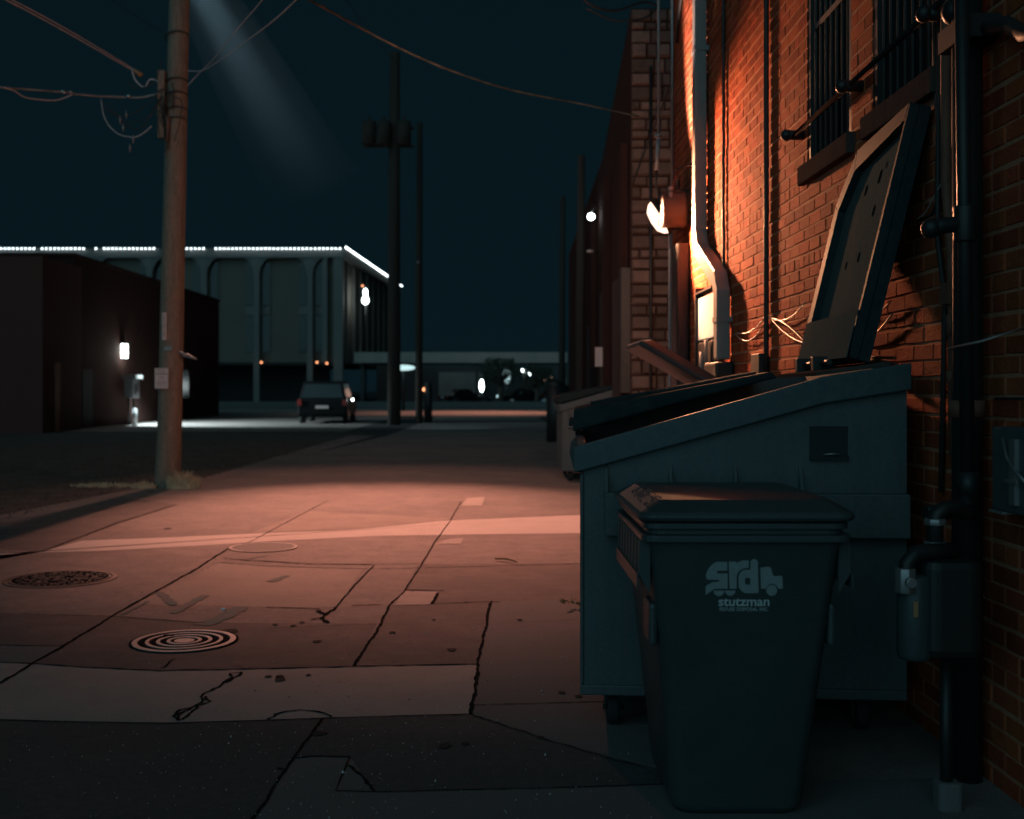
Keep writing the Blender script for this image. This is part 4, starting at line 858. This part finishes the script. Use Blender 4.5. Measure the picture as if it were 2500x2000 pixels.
# ------------------------------------------------------------------ second building (rubble stone end wall, dark side)
YS = 14.95
t = thing('stone_building', (W, YS, 0), 'dark building with a rough stone end wall beyond the lamp', 'building')
b = MB(); g = random.Random(9); z = 0; HS = 6.4
b.add([(W, YS, 0), (6, YS, 0), (6, YS, HS), (W, YS, HS)], [(0, 1, 2, 3)], 1)
while z < HS-.1:
    h = g.uniform(.10, .20); x = W
    while x < 3.4:
        l = g.uniform(.10, .34); e = .010; dd = g.uniform(.02, .07)
        jj = [g.uniform(-.02, .02) for _ in range(8)]
        b.add([(x+e, YS-.001, z+e), (x+l-e, YS-.001, z+e), (x+l-e, YS-.001, z+h-e), (x+e, YS-.001, z+h-e), (x+2*e+abs(jj[0]), YS-dd, z+2*e+abs(jj[1])), (x+l-2*e+jj[2]*.3, YS-dd, z+2*e+abs(jj[3])), (x+l-2*e, YS-dd+jj[4]*.4, z+h-2*e), (x+2*e, YS-dd+jj[6]*.4, z+h-2*e)],
              [(4, 5, 6, 7), (0, 1, 5, 4), (1, 2, 6, 5), (2, 3, 7, 6), (3, 0, 4, 7)], 0); x += l
    z += h
b.build('stone_wall', [M['stone'], M['brick_far']], t)
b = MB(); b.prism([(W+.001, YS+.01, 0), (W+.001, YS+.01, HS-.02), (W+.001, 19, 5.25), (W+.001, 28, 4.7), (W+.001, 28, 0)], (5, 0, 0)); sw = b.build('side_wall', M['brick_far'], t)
each('shuttered_opening', M['recess'], t, [((W-.02, y, z0_), (W-.0005, y+1.0, z1_)) for y, z0_, z1_ in ((16.2, 1.2, 3.0), (18.4, 1.2, 3.0), (21, 0, 2.6), (24, 1.2, 3.0))])
each('pilaster', M['brick_far'], t, [((W-.09, y, 0), (W-.0005, y+.35, 4.7)) for y in (15.3, 17.7, 20.3, 23)])
rod('vent_pipe', [(2.0, YS-.09, 5.6), (2.0, YS-.09, .2)], .022, M['steel_dark'], 'thin dark pipe down the rough stone end wall', 'pipe')
b = MB(); b.box((W-.12, 15.0, 1.35), (W-.001, 15.25, 3.0)); tag(b.build('gutter_box', M['steel_dark']), 'faint bluish upright duct at the corner of the stone building', 'duct')
# small LED lamp and unlit lamp on brackets, far down
t = thing('globe_lamp', P(1443, 529, 19.5), 'small bright round lamp shining down the alley', 'lamp')
c_ = P(1443, 529, 19.5); b = MB(); b.ball(c_, .062, 16, 12); b.build('globe', M['e_lamp'], t)
b = MB(); b.tube([c_+Vector((0, .02, .06)), c_+Vector((.05, .02, .15)), c_+Vector((.15, .02, .16))], .012); b.build('bracket', M['steel_dark'], t)
t = thing('wall_lamp', P(1440, 614, 19.5), 'small unlit lamp glinting below the bright round one', 'lamp')
c_ = P(1440, 614, 19.3); b = MB(); b.ball(c_, .045, 10, 8, sc=(1.4, 1, .6)); b.build('shade', M['paper'], t); b = MB(); b.tube([c_, c_+Vector((.15, .02, .02))], .01); b.build('arm', M['steel_dark'], t)
# poles in the distance
def wood_pole(u, vtop, Y, r, label, trans=False):
    x = (u-U0)/FPX*Y; zt_ = CH-(vtop-V0)/FPX*Y
    t = thing('utility_pole', (x, Y, 0), label, 'utility pole')
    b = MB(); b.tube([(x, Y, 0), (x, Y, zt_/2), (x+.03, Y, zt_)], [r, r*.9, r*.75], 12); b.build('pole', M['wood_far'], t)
    return t, x
t, x = wood_pole(962, 130, 44, .26, 'dark distant utility pole carrying transformers')
zc = CH-(330-V0)/FPX*44
for dx in (-.92, -.35, .42):
    b = MB(); b.cyl((x+dx, 43.6, zc-.45), (x+dx, 43.6, zc+.42), .27, 16); b.cyl((x+dx, 43.6, zc+.42), (x+dx, 43.6, zc+.62), .05, 8); b.build('transformer', M['wood_far'], t)
b = MB(); b.box((x-1.2, 43.85, zc-.5), (x+.8, 43.95, zc-.42)); b.box((x-1.2, 43.85, zc+.2), (x+.8, 43.95, zc+.28)); b.build('crossarm', M['wood_far'], t)
t, x = wood_pole(1023, 300, 46, .15, 'slimmer distant utility pole right of the transformer pole')
b = MB(); b.ball((x, 45.8, CH+.0+(950-641)/FPX*46), .05, 8, 6); b.build('pole_tag', M['chrome'], t)
wood_pole(1416, 380, 20.5, .085, 'slim pale pole left of the bright round lamp')
wood_pole(1372, 480, 40, .12, 'faint far pole left of the slim pale pole')
t = thing('hanging_sign', P(1466, 868, 18), 'small pale blank sign panel at the foot of the dark building', 'sign')
a_ = P(1453, 895, 18); c_ = P(1480, 848, 18); b = MB(); b.box((a_.x, 18, a_.z), (c_.x, 18.03, c_.z)); b.build('panel', M['paper'], t); b = MB(); b.box((c_.x-.07, 18.04, 0), (c_.x-.03, 18.08, c_.z)); b.build('post', M['steel_dark'], t)
for u, v0_, v1_, Y, lb in ((1446, 885, 925, 24, 'small amber marker post near the pale sign'), (1375, 888, 905, 60, 'short upright lamp glowing at the far street corner')):
    a_ = P(u, v1_, Y); c_ = P(u, v0_, Y); t = thing('marker_light', (a_.x, Y, 0), lb, 'light'); b = MB(); b.cyl(a_, c_, .04*Y/24, 8); b.build('glow_tube', M['e_dimw'], t); b = MB(); b.cyl((a_.x, Y+.06, 0), (a_.x, Y+.06, c_.z), .02*Y/24); b.build('post', M['steel_dark'], t)

# ------------------------------------------------------------------ dark brick building on the left
t = thing('brick_building', (-14.7, 37, 0), 'low dark brick building on the left with one wall light', 'building')
b = MB(); b.box((-30, 39.5, 0), (-14.7, 60, 6.0)); b.build('wall', M['brick_far'], t)
b = MB(); b.box((-30.1, 39.4, 6.001), (-14.65, 60.1, 6.12)); b.build('parapet', M['brick_far'], t)
b = MB(); b.box((-30, 36, 0), (-14.4, 39.39, 5.6)); b.build('front_wing', M['brick_red'], t)
each('door', M['recess'], t, [((-14.7, 40.2, 0), (-14.66, 41.2, 2.1))]); each('window', M['glass'], t, [((-14.7, 52, 1), (-14.66, 54, 2.3))])
tl = thing('wall_lamp', (-14.6, 44.5, 2.9), 'bright white wall light on the low dark brick building', 'lamp')
b = MB(); b.rbox((-14.69, 44.35, 2.62), (-14.5, 44.65, 3.15), .05); b.build('glass', M['e_lamp'], tl)
b = MB(); b.box((-14.69, 44.3, 3.16), (-14.42, 44.7, 3.24)); b.build('hood', M['steel_dark'], tl)
lamp("side_wall_wash", 'POINT', (-14.35, 44.4, 2.75), 14, (1.0, .8, .6), shadow_soft_size=.05)
tl = thing('utility_cabinet', (-14.4, 44.3, 0), 'pale metal cabinet on legs below the bright wall light', 'cabinet')
b = MB(); b.box((-14.45, 44.0, 1.05), (-14.1, 44.8, 1.78)); b.build('cabinet', M['steel'], tl, bevel=.02)
b = MB(); b.box((-14.5, 43.9, 1.80), (-14.0, 44.9, 1.95)); b.build('cap', M['spout'], tl)
b = MB(); b.cyl((-14.3, 44.1, 0), (-14.3, 44.1, 1.05), .04); b.cyl((-14.3, 44.7, 0), (-14.3, 44.7, 1.05), .04); b.build('leg', M['steel_dark'], tl)
b = MB(); b.box((-14.095, 44.2, 1.2), (-14.085, 44.35, 1.6)); b.box((-14.095, 44.5, 1.3), (-14.085, 44.6, 1.7)); b.build('dial', M['recess'], tl)
def bollard(x, y, h, r, label, m='white'):
    t = thing('bollard', (x, y, 0), label, 'bollard'); b = MB(); b.cyl((x, y, 0), (x, y, h), r, 14); b.build('post', M[m], t); b = MB(); b.ball((x, y, h), r, 12, 8, sc=(1, 1, .6)); b.build('cap', M[m], t)
bollard(P(329, 1030, 43.5).x, 43.5, .62, .09, 'white bollard standing in the light by the dark brick building')
bollard(P(1046, 930, 48).x, 48, 1.6, .16, 'dark round post right of the slim distant pole', 'steel_dark')
bollard(P(1357, 1000, 30).x, 30, 1.5, .25, 'dark bin-like post in front of the far street', 'steel_dark')
bollard(P(140, 1010, 36.8).x, 36.8, 2.2, .1, 'dim reddish post at the corner of the low brick building', 'copper')

# ------------------------------------------------------------------ pale modern building with roof lights
t = thing('office_building', (-32, 111, 0), 'pale modern office block with white panels and a lit roofline', 'building')
X0, X1, YF, HT = -56.0, -15.1, 111.0, 15.1
ZB = 1.4+(950-885)/FPX*YF                      # underside of the panelled storeys
dX = .047; YB = 152.0
b = MB()
b.prism([(X0, YF+.6, ZB), (X1-.3, YF+.6, ZB), (X1-.3+dX*41, YB, ZB), (X0, YB, ZB)], (0, 0, HT-ZB-.3)); b.build('wall', M['panel'], t)
b = MB(); b.box((X0, YF-.3, HT-.9), (X1+.2, YF+.9, HT)); b.prism([(X1-.2, YF+.9, HT-.9), (X1+.2, YF+.9, HT-.9), (X1+.2+dX*41, YB, HT-.9), (X1-.2+dX*41, YB, HT-.9)], (0, 0, .9)); b.build('cornice', M['facade'], t)
b = MB(); b.box((X0, YF+4, 0), (X1-2, YF+5, ZB)); b.box((X0, YF, ZB-.3), (X1, YF+.58, ZB)); b.build('ground_floor', M['recess'], t)
# pilasters with flared heads, dark window strips
pil = [(u-U0)/FPX*YF for u in (-20, 100, 232, 366, 499, 627, 757)]
for i, x in enumerate(pil):
    b = MB(); b.box((x-.28, YF-.25, 0), (x+.28, YF+.35, HT-.901))
    for s in (-1, 1):
        pts = [(x+s*.28, YF-.2, HT-2.6)]+[(x+s*(.28+1.2*(1-math.cos(R(a)))), YF-.2, HT-2.6+1.699*math.sin(R(a))) for a in (25, 50, 70, 90)]+[(x+s*.28, YF-.2, HT-.901)]
        b.prism(pts, (0, .4, 0))
    b.build('pilaster', M['facade'], t)
    for s in (-1, 1):
        for z0_, z1_ in ((CH+(950-860)/FPX*YF, CH+(950-770)/FPX*YF), (CH+(950-745)/FPX*YF, CH+(950-640)/FPX*YF)):
            xx = x+s*.85; b = MB(); b.box((xx-.38, YF+.5, z0_), (xx+.38, YF+.595, z1_)); b.build('window', M['glass'], t)
each('spandrel', M['facade'], t, [((x-1.2, YF+.42, CH+(950-768)/FPX*YF), (x+1.2, YF+.499, CH+(950-748)/FPX*YF)) for x in pil])
each('corner_pier', M['facade'], t, [((X1-.9, YF-.2, 0), (X1, YF+.55, HT-.901)), ((X1-2.0, YF-.2, ZB), (X1-1.5, YF+.55, HT-.901))])
each('side_fin', M['facade'], t, [((X1-.3+dX*(y-YF-.6), y, ZB), (X1-.05+dX*(y-YF-.6), y+.5, HT-.95)) for y in [YF+3+i*4.2 for i in range(9)]])
def light_string(name, pts, label, gaps=()):
    t = thing(name, pts[0], label, 'string lights'); b = MB(); b.tube([pts[0], pts[-1]], .02, 5); b.build('cable', M['cable'], t)
    proto = MB(); proto.ball((0, 0, 0), .07, 8, 6); me = None
    for i, p in enumerate(pts):
        if i in gaps: continue
        if me is None: o = proto.build('bulb', M['e_bulb'], t, local=True); me = o.data
        else: o = bpy.data.objects.new('bulb', me); COL.objects.link(o); o.parent = t
        o.location = Vector(p)-Vector(pts[0])
u_ = [830-i*10.1 for i in range(88)]
gaps = [31, 32, 38, 39, 40, 41, 42, 43, 44, 58, 60, 61, 73]
light_string('roof_lights', [P(u, 607, YF-.5) for u in u_], 'row of small white bulbs along the front roofline', gaps)
light_string('roof_lights', [(X1+.3+dX*(y-YF), y, HT+.12) for y in [YF+i*.43 for i in range(98)]], 'dense line of white bulbs receding along the side roofline', list(range(82, 89)))
t = thing('wall_lamp', P(891, 728, 116), 'bright white lamp high on the side of the pale office block', 'lamp')
c_ = P(892, 733, 116); b = MB(); b.ball(c_, .42, 12, 8, sc=(.8, .8, 1)); b.ball(c_+Vector((0, 0, .75)), .26, 10, 8, sc=(.8, .8, 1.6)); b.build('globe', M['e_lamp'], t)
b = MB(); b.cyl((c_.x, c_.y+.3, 0), (c_.x, c_.y+.3, c_.z+1.4), .09); b.box((c_.x-.3, c_.y-.3, c_.z+1.25), (c_.x+.3, c_.y+.4, c_.z+1.4)); b.build('post', M['steel_dark'], t)
for i, (u, v, Y, lb) in enumerate([(638, 885, 110, 'small orange lamp under the office block, leftmost'), (774, 885, 110, 'small orange lamp under the office block, in the middle'), (798, 887, 110, 'small orange lamp under the office block, rightmost'), (885, 698, 112, 'tiny orange lamp above the bright white one')]):
    t = thing('soffit_lamp', P(u, v, Y), lb, 'lamp'); c_ = P(u, v, Y); b = MB(); b.ball(c_, .10, 10, 8); b.build('globe', M['e_warm'], t); b = MB(); b.cyl(c_+Vector((0, .1, .1)), c_+Vector((0, .3, .4)), .05); b.build('mount', M['steel_dark'], t)
# low far building with canopy, lamps, trees
t = thing('low_building', (-4, 112, 0), 'long low building with a grey canopy closing the far end', 'building')
b = MB(); b.box((-13.6, 108, 3.9), (6.6, 116, 4.9)); b.build('canopy', M['slab_light'], t)
b = MB(); b.box((-13, 122, 0), (12, 124, 3.9)); b.build('wall', M['slab_dark'], t)
b = MB(); b.box((-6.3, 121.5, 0), (-1.5, 121.99, 3.2)); b.build('pale_bay', M['slab_light'], t)
for x in (-13, -7.5, -2, 3, 6.3): b = MB(); b.box((x-.15, 109, 0), (x+.15, 109.3, 3.899)); b.build('post', M['steel_dark'], t)
t = thing('street_kerb_wall', (0, 80, 0), 'low pale kerb wall behind the cross street', 'wall')
b = MB(); b.box((-60, 82, 0), (30, 82.5, .5)); b.build('kerb', M['slab_grey'], t)
for i, (u, v, s, m, Y, sc, lb) in enumerate([(984, 898, .42, 'e_soft', 74, (1.9, .4, .45), 'teal-white lit canopy sign between the distant poles'), (1022, 924, .30, 'e_dimw', 72, (.6, .6, 1.9), 'upright pale glow just right of the slim distant pole'), (1176, 942, .42, 'e_lamp', 100, (.45, .45, 1.3), 'tall white lamp glow in front of the far bay'),
   (1237, 918, .5, 'e_soft', 104, (.7, .7, 1.4), 'soft greenish glow added for a lit trunk among the far trees'), (1279, 904, .19, 'e_lamp', 100, (1, 1, 1), 'round white far lamp, upper of the pair'), (1291, 914, .19, 'e_lamp', 100, (1, 1, 1), 'round white far lamp, lower of the pair'), (1375, 930, .15, 'e_soft', 80, (1, 1, 1), 'small cyan far light near the right poles'), (1215, 968, .12, 'e_soft', 96, (1, 1, 1), 'tiny pale light low beside the lit tree'), (1345, 921, .12, 'e_dimw', 100, (1, 1, 1), 'tiny rosy light right of the white pair'), (1352, 958, .10, 'e_soft', 90, (1.6, 1, .6), 'faint low bluish light behind the cross street'), (1327, 929, .13, 'e_dimw', 100, (1, 1, 1), 'tiny pinkish far light left of the cyan one'), (1036, 951, .10, 'e_warm', 60, (1, 1, 1), 'tiny orange light beside the dark round post'),  # the greenish one is emission put in for a lit tree trunk
   (1396, 988, .04, 'e_dimw', 20, (1.3, 1, 1), 'faint orange reflector on the far dumpster side, its shine put in as glow')]):  # reflector shine put in as emission
    c_ = P(u, v, Y); t = thing('far_lamp', (c_.x, Y, 0), lb, 'lamp'); b = MB(); b.ball(c_, s, 12, 8, sc=sc); b.build('globe', M[m], t); b = MB(); b.cyl((c_.x, Y+s*.5, 0), (c_.x, Y+s*.5, c_.z), s*.22+.01, 8); b.build('post', M['steel_dark'], t)
def tree(x, y, h, label, seed):
    g = random.Random(seed); t = thing('tree', (x, y, 0), label, 'tree'); b = MB(); b.tube([(x, y, 0), (x+.1, y, h*.3), (x, y, h*.55)], [.28, .22, .15], 8)
    for k in range(9): a = g.random()*6.28; b.tube([(x, y, h*.35+g.random()*h*.15), (x+math.cos(a)*h*.2, y+math.sin(a)*h*.2, h*.65), (x+math.cos(a)*h*.3, y+math.sin(a)*h*.3, h*.85)], [.12, .07, .03], 6)
    b.build('trunk', M['bark'], t); b = MB()
    for k in range(900):
        a = g.random()*6.28; rr_ = h*.42*math.sqrt(g.random()); z = h*(.45+.5*g.random()); rr_ *= math.sqrt(max(.05, 1-((z/h-.68)/.36)**2)); p = Vector((x+rr_*math.cos(a), y+rr_*math.sin(a), z)); s = .16
        q1 = Vector((g.uniform(-s, s), g.uniform(-s, s), g.uniform(-s, s))); q2 = Vector((g.uniform(-s, s), g.uniform(-s, s), g.uniform(-s, s))); b.add([p, p+q1, p+q1+q2, p+q2], [(0, 1, 2, 3)])
    b.build('crown', M['leaves'], t)
tree(P(1220, 950, 96).x, 96, 4.2, 'small tree lit from below in front of the far building', 1)
tree(P(1310, 950, 97).x, 97, 3.6, 'dim small tree right of the lit one', 2)

# ------------------------------------------------------------------ vehicles
def car(name, loc, yaw, L, Wd, H, suv, label, tail=True):
    t = thing(name, loc, label, 'car', None, yaw); hw = Wd/2
    # local: rear at y=0, front at y=L
    hb = H*.56
    b = MB(); prof = [(0, .35), (.02, hb), (.25, hb+.06), (L-.9, hb), (L-.1, hb*.82), (L, .45), (L-.1, .28), (.1, .28)] if suv else [(0, .45), (.05, hb), (.8, hb+.05), (L-1.2, hb), (L-.1, hb*.72), (L, .4), (L-.1, .22), (.1, .25)]
    b.prism([(-hw, y, z) for y, z in prof], (Wd, 0, 0)); body = b.build('body', M['car'], t, local=True, bevel=.06)
    b = MB(); cb = [(.12, hb), (.35, H-.04), (.6, H), (L-2.0, H), (L-1.45, hb)] if suv else [(.7, hb), (1.35, H-.03), (1.9, H), (L-2.1, H-.02), (L-1.3, hb)]
    b.add([(-hw*.96, y, z) if z <= hb+.01 else (-hw*.78, y, z) for y, z in cb]+[(hw*.96, y, z) if z <= hb+.01 else (hw*.78, y, z) for y, z in cb], [tuple(range(5))[::-1], tuple(range(5, 10)), (0, 1, 6, 5), (1, 2, 7, 6), (2, 3, 8, 7), (3, 4, 9, 8)]); b.build('cabin', M['car'], t, local=True, bevel=.03)
    b = MB(); y0_, z0_ = cb[0]; y1_, z1_ = cb[1]; d = Vector((0, y1_-y0_, z1_-z0_)); n_ = Vector((0, -d.z, d.y)).normalized()*.012
    q = [Vector((-hw*.85, y0_, z0_))+d*.12+n_, Vector((hw*.85, y0_, z0_))+d*.12+n_, Vector((hw*.72, y0_, z0_))+d*.88+n_, Vector((-hw*.72, y0_, z0_))+d*.88+n_]; b.add(q, [(0, 1, 2, 3)]); b.build('rear_window', M['car_glass'], t, local=True)
    for s in (-1, 1):
        for ya, yb in ((cb[1][0]+.15, L*.45), (L*.47, cb[3][0]-.0)):
            b = MB(); b.add([(s*(hw*.955), ya-.1, hb+.08), (s*(hw*.955), yb, hb+.08), (s*(hw*.81), yb, H-.12), (s*(hw*.81), ya+.05, H-.12)], [(0, 1, 2, 3)]); b.build('side_window', M['car_glass'], t, local=True)
        b = MB(); b.box((s*hw-.16 if s > 0 else -hw-.01, -.02, hb-.22), (s*hw+.01 if s > 0 else -hw+.16, .06, hb+.02)); b.build('tail_light', M['red_lens'], t, local=True)
        for y in (.85, L-.85):
            b = MB(); b.cyl((s*(hw-.2), y, .34), (s*(hw+.01), y, .34), .34, 20); w_ = b.build('wheel', M['rubber'], t, local=True); b = MB(); b.cyl((s*(hw+.0), y, .34), (s*(hw+.018), y, .34), .2, 12); b.build('rim', M['chrome'], w_, local=True)
        b = MB(); b.rbox((s*(hw+.02) if s > 0 else -hw-.2, L-1.55, hb), (s*(hw+.02)+.18 if s > 0 else -hw-.02, L-1.45, hb+.16), .03); b.build('mirror', M['car'], t, local=True)
    b = MB(); b.box((-.26, -.015, .62), (.26, -.002, .74)); b.build('number_plate', M['paper'], t, local=True)
    b = MB(); b.box((-hw*.95, -.08, .34), (hw*.95, .0, .52)); b.build('bumper', M['chrome' if not suv else 'car'], t, local=True, bevel=.03)
    return t
sv = car('parked_car', (P(786, 1035, 45.5).x, 45.5, 0), R(2), 4.7, 1.95, 1.72, True, 'dark sport utility car parked rear-on left of the distant poles')
for u, v, s, nm, lb in ((861, 976, .045, 'e_lamp', 'right'),):  # white glint on the car side, put in as a glowing ball
    b = MB(); c_ = P(u, v, 46.5); b.ball(c_, s, 8, 6); o = b.build('side_glint_glow', M[nm]); o.parent = sv; o.matrix_parent_inverse = sv.matrix_world.inverted() if False else Matrix.Rotation(R(-2), 4, 'Z') @ Matrix.Translation(-sv.location)
car('parked_car', (P(1080, 985, 98).x, 98, 0), R(-62), 4.4, 1.8, 1.4, False, 'dark low sedan parked beyond the cross street')

car('parked_car', (P(1225, 985, 100).x, 100, 0), R(-88), 4.5, 1.8, 1.45, False, 'second dark sedan parked side-on before the lit tree')
car('parked_car', (P(1330, 985, 102).x, 102, 0), R(-75), 4.6, 1.9, 1.7, True, 'dark tall car parked beneath the pair of far lamps')
# ------------------------------------------------------------------ light shaft in the sky: mist cone added in the shape of the beam
A = Vector((-11.5, 30.5, 18.3)); B = Vector((-5.5, 36.8, 7.1)); d = (B-A)
vm = bpy.data.materials.new('mist'); vm.use_nodes = True; tt = vm.node_tree; tt.nodes.clear()
out = tt.nodes.new('ShaderNodeOutputMaterial'); pv = tt.nodes.new('ShaderNodeVolumePrincipled'); pv.inputs['Color'].default_value = (.9, .95, 1, 1); pv.inputs['Density'].default_value = .16
g0 = tt.nodes.new('ShaderNodeTexCoord'); g1 = tt.nodes.new('ShaderNodeSeparateXYZ'); g2 = tt.nodes.new('ShaderNodeMapRange'); g2.interpolation_type = 'SMOOTHSTEP'
g2.inputs[1].default_value = .0; g2.inputs[2].default_value = .62; g2.inputs[3].default_value = 0; g2.inputs[4].default_value = .14
tt.links.new(g0.outputs['Generated'], g1.inputs[0]); tt.links.new(g1.outputs['Z'], g2.inputs[0]); tt.links.new(g2.outputs[0], pv.inputs['Density'])
tt.links.new(pv.outputs[0], out.inputs['Volume'])
b = MB(); b.tube([A+d*.06, A+d*.3, A+d*.6, A+d*.95], [.22, .6, 1.1, 1.56], 24); mo = b.build('mist', vm); tag(mo, 'added mist cone drawing a faint light shaft down the night sky beside the pole', 'mist', None, 'stuff')

# ------------------------------------------------------------------ groups of repeated things
GROUPS = {'manhole_cover': 'manhole covers in the alley', 'utility_pole': 'timber utility poles', 'trash_cart': 'wheeled trash carts along the wall', 'dumpster': 'steel dumpsters along the alley',
 'parked_car': 'cars parked at the far end', 'far_lamp': 'small lamps at the far end', 'soffit_lamp': 'orange lamps under the office block', 'wire': 'loose wires on the brick wall', 'overhead_cable': 'overhead cables',
 'cable_clamp': 'cable clamps by the timber pole', 'roof_lights': 'rooflines of white bulbs', 'vent_pipe': 'pipes beside the flood lamp', 'bollard': 'posts beside the far lot', 'dry_grass': 'dry grass at the pole foot', 'dead_leaf': 'dead leaves on the ground', 'tree': 'small far trees', 'marker_light': 'upright marker lights'}
for o in list(S.objects):
    k = o.name.split('.')[0]
    if o.parent is None and k in GROUPS and not o.get('kind'): o['group'] = GROUPS[k]
